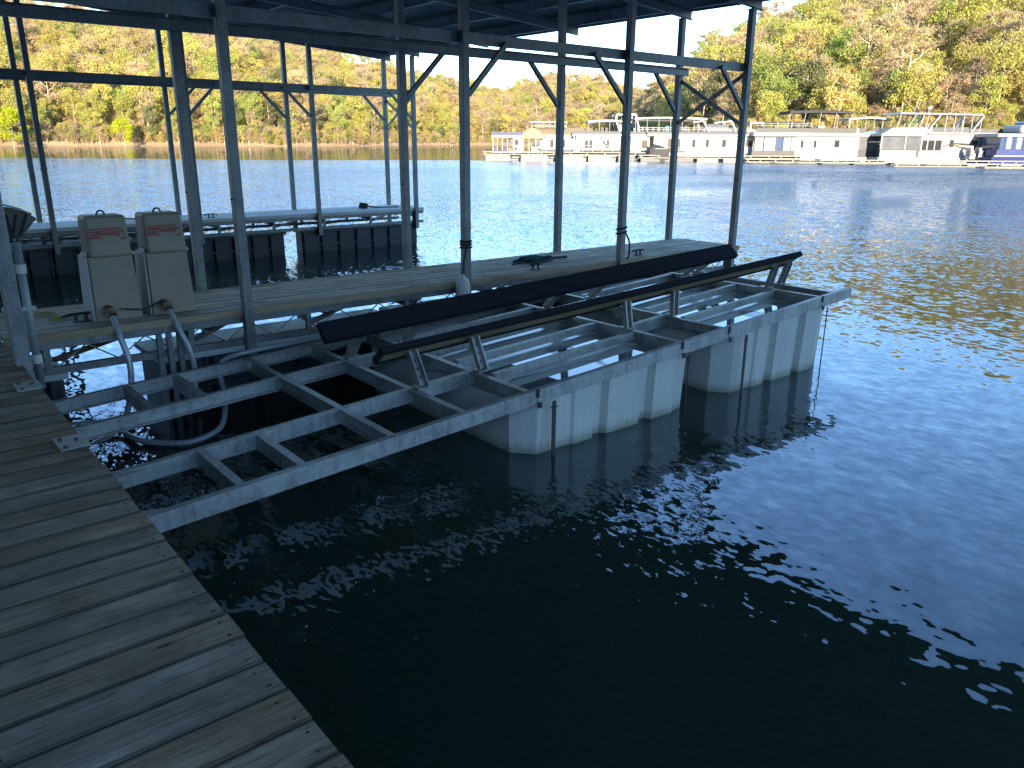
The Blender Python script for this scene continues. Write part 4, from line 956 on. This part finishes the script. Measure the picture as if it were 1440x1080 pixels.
# ------------------------------------------------------------------ the marina across the water: docks and houseboats
# local frame of the mooring row: u to the right along the row, v away from it towards the open water, z up; the row lies MD metres out
MD = 96.0
SPX = MD / 1152.0                                     # metres per picture pixel of the photograph at that distance
def U(px): return (px - 720) * SPX
def Z(px, y): return HC - (y - (198.3 + .00365 * (px - 720))) * SPX
RZ = math.atan2(RT.y, RT.x)
def mpos(u, d=MD, z=0.0): p = FW * d + RT * u; return (p.x, p.y, z)
class Boat:
    """helper for one moored boat: local x along its side, local -y towards the viewer"""
    def __init__(s, name, label, px, d=MD, cat='houseboat', group='houseboats moored across the water'):
        s.px = px; s.k = d / MD; s.t = thing(name, label, cat, mpos(U(px) * s.k, d, 0), RZ, group)
    def x(s, px): return (px - s.px) * SPX * s.k
    def z(s, px, y): return HC + (Z(px, y) - HC) * s.k
    def bx(s, nm, a, b, y0, y1, v0, v1, mat, parent=None, bevel=0.0, label=None):
        m_ = MB(); m_.box(s.x(a), s.x(b), v0, v1, s.z((a + b) / 2, y1), s.z((a + b) / 2, y0)); return part(nm, m_, mat, parent or s.t, bevel=bevel, label=label)
    def win(s, a, b, y0, y1, v, mat='window_glass', parent=None, frame='brown_trim'):
        f = MB(); xa, xb, za, zb = s.x(a), s.x(b), s.z(a, y1), s.z(a, y0); e = .05
        f.box(xa - e, xb + e, v - .03, v, za - e, za); f.box(xa - e, xb + e, v - .03, v, zb, zb + e); f.box(xa - e, xa, v - .03, v, za, zb); f.box(xb, xb + e, v - .03, v, za, zb)
        w_ = part('window', f, frame, parent or s.t); g = MB(); g.box(xa, xb, v - .015, v - .001, za, zb); part('pane', g, mat, w_); return w_
    def canopy(s, a, b, y0, y1, ybase, v0, v1, mat, post='gelcoat', n=4, arch=.18, slant=0):
        m_ = MB(); xa, xb = s.x(a), s.x(b); z0, z1 = s.z(a, y1), s.z(a, y0); k_ = 6; top = []
        for i in range(k_ + 1):
            t = i / k_; top.append((xa + (xb - xa) * t, z1 - arch * (2 * t - 1) ** 2))
        pr = top + [(x, z - max(.07, (z1 - z0) * .55)) for x, z in reversed(top)]
        m_.hexa([(x, v0, z) for x, z in pr], [(x, v1, z) for x, z in pr]); c_ = part('canopy', m_, mat, s.t)
        for i in range(n):
            x = xa + .1 + (xb - xa - .2) * i / (n - 1)
            for v in (v0 + .06, v1 - .06):
                m_ = MB(); m_.tube([(x - slant, v, s.z(a, ybase)), (x, v, z1 - arch - .03)], .035, 5); part('canopy_post', m_, post, s.t)
    def rail(s, a, b, y0, y1, v, mat='gelcoat', n=8):
        m_ = MB(); xa, xb, za, zb = s.x(a), s.x(b), s.z(a, y1), s.z(a, y0)
        for z in (zb, (za + zb) / 2): m_.tube([(xa, v, z), (xb, v, z)], .022, 4)
        for i in range(n + 1): x = xa + (xb - xa) * i / n; m_.tube([(x, v, za), (x, v, zb)], .018, 4)
        return part('railing', m_, mat, s.t)
    def hull(s, a, b, ytop, mat='gelcoat', v0=-1.9, v1=2.4, bow=0):
        m_ = MB(); xa, xb = s.x(a), s.x(b); zt = s.z((a + b) / 2, ytop); zb = WZ - .3
        bt = [(xa + .3, v0 + .25, zb), (xb - .3, v0 + .25, zb), (xb - .3, v1 - .25, zb), (xa + .3, v1 - .25, zb)]
        tp = [(xa, v0, zt), (xb, v0, zt), (xb, v1, zt), (xa, v1, zt)]
        m_.hexa(bt, tp); return part('hull', m_, mat, s.t, bevel=.06)
rnd = random.Random(77)
# 1 small houseboat with the dark blue roof at the left end
b = Boat('houseboat', 'small white houseboat with dark blue canopy roof, leftmost at the far marina', 711, 97)
b.hull(690, 734, 213); b.bx('cabin', 719, 734, 193, 214, -1.6, 2.2, 'gelcoat'); b.bx('roof', 689, 735, 186.5, 190.5, -1.9, 2.4, 'blue_roof'); b.bx('fascia', 689.5, 734.5, 190.6, 193.5, -1.8, 2.3, 'gelcoat')
for x in (691, 697, 704, 711): b.bx('roof_post', x, x + .8, 193.6, 213, -1.75, -1.67, 'gelcoat')
for a in (710, 715): b.bx('screen', a, a + 3.2, 196, 205, -1.62, -1.60, 'screen_mesh')
b.win(722, 726, 197, 203, -1.6); b.win(722, 724, 207, 210, -1.6)
b.bx('seat_cover', 690.5, 699, 206, 212, -1.5, -.6, 'blue_roof', bevel=.1); b.bx('seat_cover', 704, 712, 207, 212, -1.5, -.6, 'blue_roof', bevel=.1); b.bx('cooler', 713, 717, 207.5, 212, -1.5, -.9, 'red_door')
# 2 houseboat under the tan roof
b = Boat('houseboat', 'houseboat under a long tan canvas roof with a rounded tan end', 780, 97)
b.hull(729, 828, 214); b.bx('cabin', 745, 826, 191, 215, -1.4, 2.2, 'gelcoat')
m_ = MB(); k_ = 10; xa, xb = b.x(730), b.x(761); za, zb = b.z(745, 195), b.z(745, 181); pr = [(xa + (xb - xa) * i / k_, za + (zb - za) * max(0, math.sin(math.pi * i / k_)) ** .6) for i in range(k_ + 1)]
m_.hexa([(x, -2.2, z) for x, z in pr], [(x, 2.4, z) for x, z in pr]); part('canvas_end', m_, 'tan_canvas', b.t)
m_ = MB(); m_.hexa([(b.x(757), -2.1, b.z(780, 190)), (b.x(830), -2.1, b.z(780, 190)), (b.x(830), 0, b.z(780, 181)), (b.x(757), 0, b.z(780, 181))], [(b.x(757), -2.1, b.z(780, 189.3)), (b.x(830), -2.1, b.z(780, 189.3)), (b.x(830), 0.02, b.z(780, 180.3)), (b.x(757), 0.02, b.z(780, 180.3))]); m_.box(b.x(757), b.x(830), .03, 2.4, b.z(780, 181.6), b.z(780, 181)); part('canvas_roof', m_, 'tan_canvas', b.t)
b.bx('roof_edge', 760, 830, 190.4, 193.2, -2.0, -1.9, 'gelcoat')
for x in (732, 741, 750, 760, 769, 777, 785, 797, 809, 820): b.bx('roof_post', x, x + .9, 193.4, 214, -1.95, -1.87, 'cream')
for a, c_ in ((732, 735), (736, 739)): b.win(a, c_, 197.5, 203, -1.42) if a > 744 else b.bx('shutter', a, c_, 197.5, 203, -1.5, -1.44, 'brown_glass')
for a, c_ in ((748, 752), (771, 775), (779, 783), (786, 791)): b.win(a, c_, 197, 206, -1.4)
b.bx('screen', 746, 757, 194, 204, -1.88, -1.86, 'screen_mesh'); b.bx('dark_skirt', 757, 829, 209, 213.5, -1.98, -1.96, 'screen_mesh')
b.canopy(743, 794, 172, 175, 181, -1.2, 1.6, 'cream', 'cream', 7, .05); b.rail(746, 792, 177, 180.6, -1.2, 'cream', 10)
b.bx('heater', 754, 758, 206, 209, -2.2, -1.99, 'red_door')
# 3 white houseboat with flybridge arch
b = Boat('houseboat', 'white houseboat with black wave stripe and white arch, right of the tan roof', 860, 96)
b.hull(803, 909, 216.5); b.bx('cabin', 806, 908, 191.5, 217, -1.5, 2.2, 'gelcoat'); b.bx('upper_deck', 801, 911, 188.8, 191.4, -1.9, 2.4, 'gelcoat'); b.bx('deck_edge', 800.5, 911.5, 185, 188.7, -2.0, -1.88, 'brown_trim')
for a, c_, m2 in ((808, 811, 'red_door'), (819, 823, 'window_glass'), (825, 828, 'window_glass'), (849, 852, 'window_glass'), (872, 876, 'window_glass'), (898, 905, 'brown_glass')): b.win(a, c_, 197, 207, -1.5, m2)
m_ = MB(); pts = [(840, 193), (842, 198), (846, 203), (849, 208)]
for (x0, y0), (x1, y1) in zip(pts, pts[1:]): m_.hexa([(b.x(x0), -1.52, b.z(x0, y0)), (b.x(x0 + 3), -1.52, b.z(x0, y0)), (b.x(x1 + 3), -1.52, b.z(x1, y1)), (b.x(x1), -1.52, b.z(x1, y1))], [(b.x(x0), -1.503, b.z(x0, y0)), (b.x(x0 + 3), -1.503, b.z(x0, y0)), (b.x(x1 + 3), -1.503, b.z(x1, y1)), (b.x(x1), -1.503, b.z(x1, y1))])
part('wave_stripe', m_, 'black_canvas', b.t)
for x in (803, 815, 829, 842, 856, 868, 882, 895): b.bx('roof_post', x, x + .8, 191.6, 216, -1.85, -1.77, 'gelcoat')
b.bx('dark_skirt', 812, 884, 209.5, 211.5, -1.86, -1.84, 'brown_trim'); b.rail(803, 884, 204, 211, -1.88, 'gelcoat', 12)
b.canopy(822, 882, 170, 174, 185, -1.6, 1.8, 'gelcoat', 'cream', 5, .12)
for v in (-1.7, 1.9):
    m_ = MB(); pts = [(893, 185), (887, 163), (861, 163), (860, 170), (866, 185)]
    for (x0, y0), (x1, y1) in zip(pts, pts[1:]): m_.bar((b.x(x0), v, b.z(x0, y0)), (b.x(x1), v, b.z(x1, y1)), .16, .22, (0, 1, 0))
    part('radar_arch', m_, 'gelcoat', b.t)
b.bx('arch_top', 861, 888, 162.5, 164, -1.6, 1.8, 'gelcoat'); b.bx('helm', 866, 880, 176, 185, -1.0, .6, 'gelcoat', bevel=.1)
for x in (841, 847): b.bx('seat', x, x + 4, 180, 185, -.8, -.2, 'brown_trim')
# 4 long white houseboat with the furnished top deck
b = Boat('houseboat', 'long white houseboat with lounge furniture on its top deck, behind the outermost posts', 980, 95.5)
b.hull(908, 1062, 217); b.bx('cabin', 914, 1052, 190.5, 217.5, -1.5, 2.2, 'gelcoat'); b.bx('upper_deck', 904, 1056, 188.4, 190.4, -1.9, 2.4, 'gelcoat'); b.bx('deck_edge', 903, 1056.5, 185.2, 188.3, -2.0, -1.88, 'brown_trim')
for a, c_ in ((898.5, 904.5),): pass
for a, c_ in ((967.5, 971.5), (986.5, 990), (1009, 1013.5)): b.win(a, c_, 196, 205, -1.5)
b.win(1042, 1051, 196, 204, -1.5, 'brown_glass'); 
for a in (934, 940, 946): b.win(a, a + 4.6, 195, 212, -1.5, 'brown_glass')
b.bx('lower_skirt', 960, 1052, 208, 216.6, -1.56, -1.51, 'gelcoat'); b.bx('dark_skirt', 928, 958, 210, 212, -1.88, -1.86, 'brown_trim'); b.rail(928, 958, 206, 212, -1.9, 'gelcoat', 6)
b.canopy(886, 985, 166, 170, 185, -1.7, 2.0, 'gelcoat', 'cream', 7, .10); b.bx('canopy_lining', 890, 982, 170.6, 171.6, -1.5, 1.9, 'brown_trim')
b.rail(890, 1045, 180, 185, -1.8, 'gelcoat', 22)
for a in (896, 903, 911, 920, 930, 944, 956): b.bx('chair', a, a + rnd.uniform(2.5, 4.5), 178.5 + rnd.uniform(-1, 1), 185, -1.2, -.6, rnd.choice(['navy', 'brown_trim', 'gelcoat', 'teal_trim']), bevel=.05)
for x0, x1, x2 in ((972, 980, 988), (1012, 1018, 1026)):
    for v in (-1.7, 1.9):
        m_ = MB(); m_.bar((b.x(x2), v, b.z(x2, 185)), (b.x(x1), v, b.z(x1, 171)), .16, .25, (0, 1, 0)); m_.bar((b.x(x1), v, b.z(x1, 171)), (b.x(x0 - 6), v, b.z(x0, 173)), .12, .14, (0, 1, 0)); part('radar_arch', m_, 'gelcoat', b.t)
b.bx('windscreen', 988, 1018, 175, 184, -1.0, .8, 'screen_mesh', bevel=.1); b.bx('dash', 984, 1024, 182, 185, -1.3, .9, 'gelcoat', bevel=.08)
# runabout under a dark cover in front
b = Boat('runabout', 'dark covered runabout moored in front of the long white houseboat', 922, 92, 'boat', None)
m_ = MB(); xs = [(907, 205), (912, 207), (922, 207.5), (936, 208)]
secs = [(907.5, .15, 204.5), (911, .7, 206.5), (918, .95, 208), (938, 1.0, 208.5)]
vs = []
for px, hw, yt in secs: zt = b.z(px, yt); vs.append([(b.x(px), -hw, zt), (b.x(px), hw, zt), (b.x(px) + (.4 if px < 909 else 0), hw * .5, WZ - .15), (b.x(px) + (.4 if px < 909 else 0), -hw * .5, WZ - .15)])
for q in vs: m_.v += q
for i in range(3):
    for j in range(4): m_.f.append((i * 4 + j, i * 4 + (j + 1) % 4, i * 4 + 4 + (j + 1) % 4, i * 4 + 4 + j))
m_.f += [(0, 1, 2, 3), (12, 13, 14, 15)]; part('hull', m_, 'brown_trim', b.t)
m_ = MB(); m_.hexa([(b.x(911), -.8, b.z(911, 207)), (b.x(937), -.9, b.z(937, 208)), (b.x(937), .9, b.z(937, 208)), (b.x(911), .8, b.z(911, 207))], [(b.x(918), -.3, b.z(918, 201.5)), (b.x(926), -.3, b.z(926, 203.5)), (b.x(926), .3, b.z(926, 203.5)), (b.x(918), .3, b.z(918, 201.5))]); part('cover', m_, 'black_canvas', b.t, bevel=.05)
# 5 white houseboat with the dark enclosed porch and black bimini
b = Boat('houseboat', 'white houseboat with dark enclosed porch and black bimini on its roof', 1125, 94)
b.hull(1049, 1203, 219.5); b.bx('cabin', 1109, 1198, 187, 220, -1.5, 2.2, 'gelcoat', bevel=.04); b.bx('roof', 1050, 1204, 186.4, 190.5, -1.9, 2.4, 'gelcoat')
b.bx('parapet', 1052.5, 1190, 180.2, 186.2, -1.95, -1.85, 'brown_trim'); b.bx('parapet', 1194.5, 1203, 180.2, 186.2, -1.95, -1.85, 'brown_trim'); b.bx('parapet_gate', 1190.5, 1194, 180.4, 186.1, -1.93, -1.87, 'gelcoat')
m_ = MB(); po = b.bx('porch_skirt', 1049.5, 1109, 210, 220, -1.85, -1.79, 'brown_trim')
for i, (a, c_) in enumerate(((1053, 1059), (1059.6, 1064), (1066, 1073.5), (1074.2, 1081), (1082, 1091), (1092, 1096.5), (1097.2, 1102), (1103, 1108.5))): b.bx('porch_curtain', a, c_, 192.8, 209.8, -1.84, -1.82, ['cream', 'gelcoat', 'cream', 'gelcoat', 'blue_glass', 'cream', 'gelcoat', 'cream'][i])
for a in (1052, 1065, 1081.4, 1091.4, 1102.4): b.bx('porch_post', a, a + .9, 191, 210, -1.88, -1.80, 'brown_trim')
b.bx('porch_header', 1051, 1109, 190.7, 192.4, -1.88, -1.79, 'brown_trim'); b.bx('porch_back', 1053, 1108, 191, 219, 1.0, 1.1, 'gelcoat')
b.win(1118, 1120.6, 196.5, 205.5, -1.5); b.win(1136, 1138.6, 196.5, 205.5, -1.5); b.win(1164.5, 1170.5, 196.3, 204.8, -1.5)
b.bx('boot_stripe', 1109.5, 1197, 210.6, 211.2, -1.52, -1.502, 'float_lid')
m_ = MB()
for a, c_, y0, y1 in ((1144.5, 1145.3, 202.5, 206), (1146.5, 1148, 202.5, 203.2), (1147, 1147.7, 203, 205.2), (1150, 1150.7, 201.5, 205.5), (1152, 1155, 203, 203.6), (1153, 1153.6, 203.5, 205.5), (1156, 1156.7, 202.8, 205.5), (1157.5, 1159, 204.6, 205.4), (1154, 1157, 198.3, 198.8), (1156.5, 1157.1, 196.8, 199.5)): m_.box(b.x(a), b.x(c_), -1.512, -1.502, b.z(a, y1), b.z(a, y0))
part('boat_name', m_, 'screen_mesh', b.t)
b.canopy(1097, 1184, 156.6, 163, 180, -1.8, 2.0, 'black_canvas', 'gelcoat', 5, .10, .2)
for a, c_ in ((1108, 1120), (1128, 1136)): b.bx('lounger', a, c_, 176.5, 180.2, -1.2, -.2, 'brown_trim', bevel=.1)
b.bx('roof_chest', 1141, 1150, 176.8, 180.2, -1.2, -.4, 'gelcoat', bevel=.08); b.rail(1054, 1130, 174, 180, -1.7, 'cream', 8)
# 5b white boat behind with a low arch
b = Boat('cruiser', 'low white cruiser behind the houseboat with the dark porch', 1085, 101, 'boat', None)
b.hull(1040, 1135, 210); b.bx('cabin', 1042, 1132, 182, 210, -1.4, 1.8, 'gelcoat', bevel=.15); b.bx('top_rail', 1046, 1128, 172.5, 174.3, -1.4, 1.6, 'gelcoat'); 
for x in (1046, 1062, 1078, 1100, 1126): b.bx('top_post', x, x + 2, 174.4, 182, -1.35, -1.2, 'gelcoat')
# 6 houseboat with the cream bimini
b = Boat('houseboat', 'small screened houseboat with cream bimini between the two big white houseboats', 1215, 95.5)
b.hull(1192, 1226, 218.5); b.bx('cabin', 1197, 1262, 187, 219, -.4, 2.2, 'gelcoat'); b.bx('roof', 1192, 1262, 187.2, 191, -1.7, 2.3, 'gelcoat'); b.bx('teal_stripe', 1201, 1231, 184.6, 187.1, -1.72, -1.66, 'teal_trim')
b.bx('porch_screen', 1197, 1224.5, 191.2, 209, -1.6, -1.57, 'screen_mesh'); b.bx('porch_skirt', 1196, 1224.5, 209.2, 219, -1.62, -1.55, 'brown_trim')
for x in (1196, 1224): b.bx('porch_post', x, x + 1.2, 191, 219, -1.66, -1.6, 'gelcoat')
b.canopy(1180, 1240, 164.8, 169, 185, -1.5, 1.8, 'tan_canvas' if False else 'cream', 'cream', 6, .22)
# 7 big white yacht-like houseboat
b = Boat('houseboat', 'biggest white two-deck houseboat with a hard top and dark swoosh stripes', 1310, 93)
b.hull(1224, 1402, 218.5); b.bx('cabin', 1280, 1400, 186.5, 219, -1.6, 2.4, 'gelcoat', bevel=.06); b.bx('porch_roof', 1225, 1285, 186.5, 190.5, -2.0, 2.4, 'gelcoat', bevel=.05)
m_ = MB(); m_.hexa([(b.x(1229), -1.7, b.z(1229, 186.6)), (b.x(1306), -1.7, b.z(1300, 186.6)), (b.x(1306), 2.2, b.z(1300, 186.6)), (b.x(1229), 2.2, b.z(1229, 186.6))], [(b.x(1243), -1.4, b.z(1243, 178.5)), (b.x(1296), -1.6, b.z(1296, 177.5)), (b.x(1296), 2.0, b.z(1296, 177.5)), (b.x(1243), 1.9, b.z(1243, 178.5))]); part('flybridge', m_, 'gelcoat', b.t, bevel=.12)
b.bx('porch_glass', 1227, 1260, 191.4, 208, -1.86, -1.83, 'screen_mesh'); b.bx('porch_glass', 1262, 1281, 191.4, 208, -1.86, -1.83, 'screen_mesh')
for x in (1225.5, 1259, 1281): b.bx('porch_post', x, x + 2, 190.6, 209, -1.92, -1.84, 'gelcoat')
b.bx('porch_front', 1226, 1276, 209.2, 217.6, -1.95, -1.85, 'gelcoat'); b.bx('porch_cap', 1225, 1279, 207.6, 209.1, -1.97, -1.83, 'brown_trim'); b.bx('dark_panel', 1276.4, 1279.6, 209.2, 218, -1.95, -1.85, 'brown_trim')
m_ = MB(); rr = random.Random(6); x = 1231
while x < 1267: w_ = rr.uniform(.8, 2.6); m_.box(b.x(x), b.x(x + w_), -1.962, -1.952, b.z(x, 214.2 + rr.uniform(-.3, 1)), b.z(x, 212.6 + rr.uniform(-.6, .5))); x += w_ + rr.uniform(.5, 2.5)
part('boat_name', m_, 'screen_mesh', b.t)
for a in (1283.2, 1293.4, 1303.4): b.win(a, a + 7.6, 196, 208.6, -1.6)
b.win(1323, 1327.5, 195.6, 204, -1.6); b.win(1353, 1360.5, 196, 213.6, -1.6); b.win(1365, 1370, 196, 204, -1.6); b.win(1374, 1381, 201, 210, -1.6)
for pts, mt in (([(1313, 204.6), (1322, 201), (1328, 200.3), (1345, 201), (1360, 201.5)], 'black_canvas'), ([(1328, 201.5), (1340, 205.5), (1354, 207.5)], 'black_canvas'), ([(1328, 200.9), (1345, 203.2), (1356, 204.2)], 'gold_stripe'), ([(1362, 202), (1374, 196.5), (1382, 192)], 'black_canvas'), ([(1360, 204), (1384, 203.4)], 'float_lid')):
    m_ = MB(); n = len(pts)
    for i, ((x0, y0), (x1, y1)) in enumerate(zip(pts, pts[1:])):
        w_ = .06 + .06 * (i > 0); m_.hexa([(b.x(x0), -1.635, b.z(x0, y0) - w_), (b.x(x1), -1.635, b.z(x1, y1) - w_), (b.x(x1), -1.635, b.z(x1, y1) + w_), (b.x(x0), -1.635, b.z(x0, y0) + w_)], [(b.x(x0), -1.602, b.z(x0, y0) - w_), (b.x(x1), -1.602, b.z(x1, y1) - w_), (b.x(x1), -1.602, b.z(x1, y1) + w_), (b.x(x0), -1.602, b.z(x0, y0) + w_)])
    part('stripe', m_, mt, b.t)
b.bx('upper_rail', 1296, 1345, 178.6, 185.6, -1.75, -1.71, 'screen_mesh'); b.bx('upper_rail', 1352, 1416, 180.4, 185.6, -1.75, -1.71, 'screen_mesh'); b.bx('upper_deck', 1290, 1416, 185.7, 187.6, -1.9, 2.4, 'gelcoat')
m_ = MB(); m_.hexa([(b.x(1247), -1.9, b.z(1300, 161.6)), (b.x(1362), -1.9, b.z(1300, 163.0)), (b.x(1362), 2.2, b.z(1300, 163.0)), (b.x(1247), 2.2, b.z(1300, 161.6))], [(b.x(1250), -1.7, b.z(1300, 159.4)), (b.x(1360), -1.7, b.z(1300, 160.8)), (b.x(1360), 2.0, b.z(1300, 160.8)), (b.x(1250), 2.0, b.z(1300, 159.4))]); part('hard_top', m_, 'gelcoat', b.t)
for x0, x1 in ((1246, 1249), (1261, 1270), (1277, 1281), (1285, 1288), (1312, 1312), (1324, 1324), (1336, 1336), (1348, 1348), (1360, 1360.5)):
    for v in (-1.75, 2.05):
        m_ = MB(); m_.tube([(b.x(x0), v, b.z(x0, 179 if x0 < 1295 else 185)), (b.x(x1), v, b.z(x1, 162))], .05, 5); part('top_post', m_, 'gelcoat', b.t)
for pts in ([(1290, 180), (1302, 163)], [(1347, 186), (1361, 164)]):
    for v in (-1.8, 2.1):
        m_ = MB(); (x0, y0), (x1, y1) = pts; m_.bar((b.x(x0), v, b.z(x0, y0)), (b.x(x1), v, b.z(x1, y1)), .14, .36, (0, 1, 0)); part('arch_leg', m_, 'gelcoat', b.t)
m_ = MB(); m_.tube([(b.x(1276), 0, b.z(1276, 160)), (b.x(1282), 0, b.z(1282, 136))], .03, 5); part('antenna', m_, 'gelcoat', b.t)
m_ = MB(); m_.tube([(b.x(1297), 0, b.z(1297, 160)), (b.x(1297), 0, b.z(1297, 152))], .04, 5); m_.tube([(b.x(1295), 0, b.z(1297, 153)), (b.x(1301), 0, b.z(1297, 151))], .14, 6); part('radar', m_, 'gelcoat', b.t)
# 8 blue houseboat at the right edge
b = Boat('houseboat', 'blue houseboat with white roof cut off by the right edge of the photo', 1430, 89)
b.hull(1381, 1530, 218, 'navy'); b.bx('cabin_side', 1388, 1530, 207.5, 217, -1.75, 2.2, 'navy'); b.bx('white_stripe', 1384, 1530, 215.6, 217.2, -1.92, -1.78, 'gelcoat')
b.bx('window_band', 1391, 1530, 191.5, 207.3, -1.7, 2.1, 'blue_glass'); 
for x in (1397, 1410, 1423, 1436, 1450): b.bx('window_frame', x, x + 2.2, 191.5, 207.3, -1.76, -1.71, 'navy')
for x in (1400, 1414, 1441): b.bx('curtain', x, x + 6, 192, 206.6, -1.73, -1.71, 'float_lid')
b.bx('roof', 1384, 1530, 186.5, 191.3, -2.0, 2.4, 'gelcoat', bevel=.08); b.bx('flybridge', 1418, 1530, 175, 186.3, -1.5, 2.0, 'gelcoat', bevel=.3); b.bx('flybridge_top', 1432, 1530, 170, 174.9, -1.2, 1.8, 'gelcoat', bevel=.2)
# white bollard fenders on the dock end
for px, lb in ((1365, 'white moulded dock steps in front of the big houseboat, left one'), (1377, 'white moulded dock steps beside the blue houseboat, right one')):
    b = Boat('dock_steps', lb, px, 90, 'dock steps', None)
    for i in range(3): b.bx('step', px - 4, px + 4 - 2.2 * i, 217 - 4 * i - 3.9, 221 - 4 * i, -.5, .5, 'gelcoat', bevel=.04)
# pale timber docks
def mdock(a, c_, d, ytop, label, fingers=0):
    b = Boat('marina_dock', label, (a + c_) / 2, d, 'dock', 'pale docks of the far marina'); k_ = d / MD
    zt = b.z((a + c_) / 2, ytop); xa, xb = b.x(a), b.x(c_)
    m_ = MB(); m_.box(xa, xb, -.75, .75, zt - .10, zt); part('deck', m_, 'dock_pale', b.t)
    m_ = MB(); m_.box(xa, xb, -.72, -.68, zt - .36, zt - .27); part('lower_rail', m_, 'dock_pale', b.t)
    x = xa + .2
    while x < xb - .3:
        m_ = MB(); m_.box(x, x + .12, -.74, -.66, zt - .36, zt - .10); part('strut', m_, 'dock_pale', b.t)
        x += rnd.uniform(1.3, 2.1)
    x = xa + .3
    while x < xb - 1.5:
        l_ = rnd.uniform(1.6, 3.2); m_ = MB(); m_.box(x, min(x + l_, xb), -.62, .62, WZ - .25, zt - .365); part('float', m_, rnd.choice(['dock_float', 'dock_pale', 'dock_float', 'black_poly']), b.t); x += l_ + rnd.uniform(.4, 1.6)
mdock(677, 912, 93.5, 212.5, 'pale timber dock in front of the tan-roofed houseboat', 0)
mdock(895, 1128, 92, 216.5, 'pale timber dock in front of the long white houseboat')
mdock(1046, 1250, 90.5, 221.5, 'pale timber dock in front of the houseboat with the dark porch')
mdock(1150, 1470, 85, 222.3, 'pale timber dock in front of the biggest white houseboat')
mdock(1255, 1470, 79, 226.5, 'pale timber dock, second nearest, in front of the blue houseboat')
mdock(1382, 1480, 74, 231.5, 'nearest pale timber dock at the right edge of the photo')
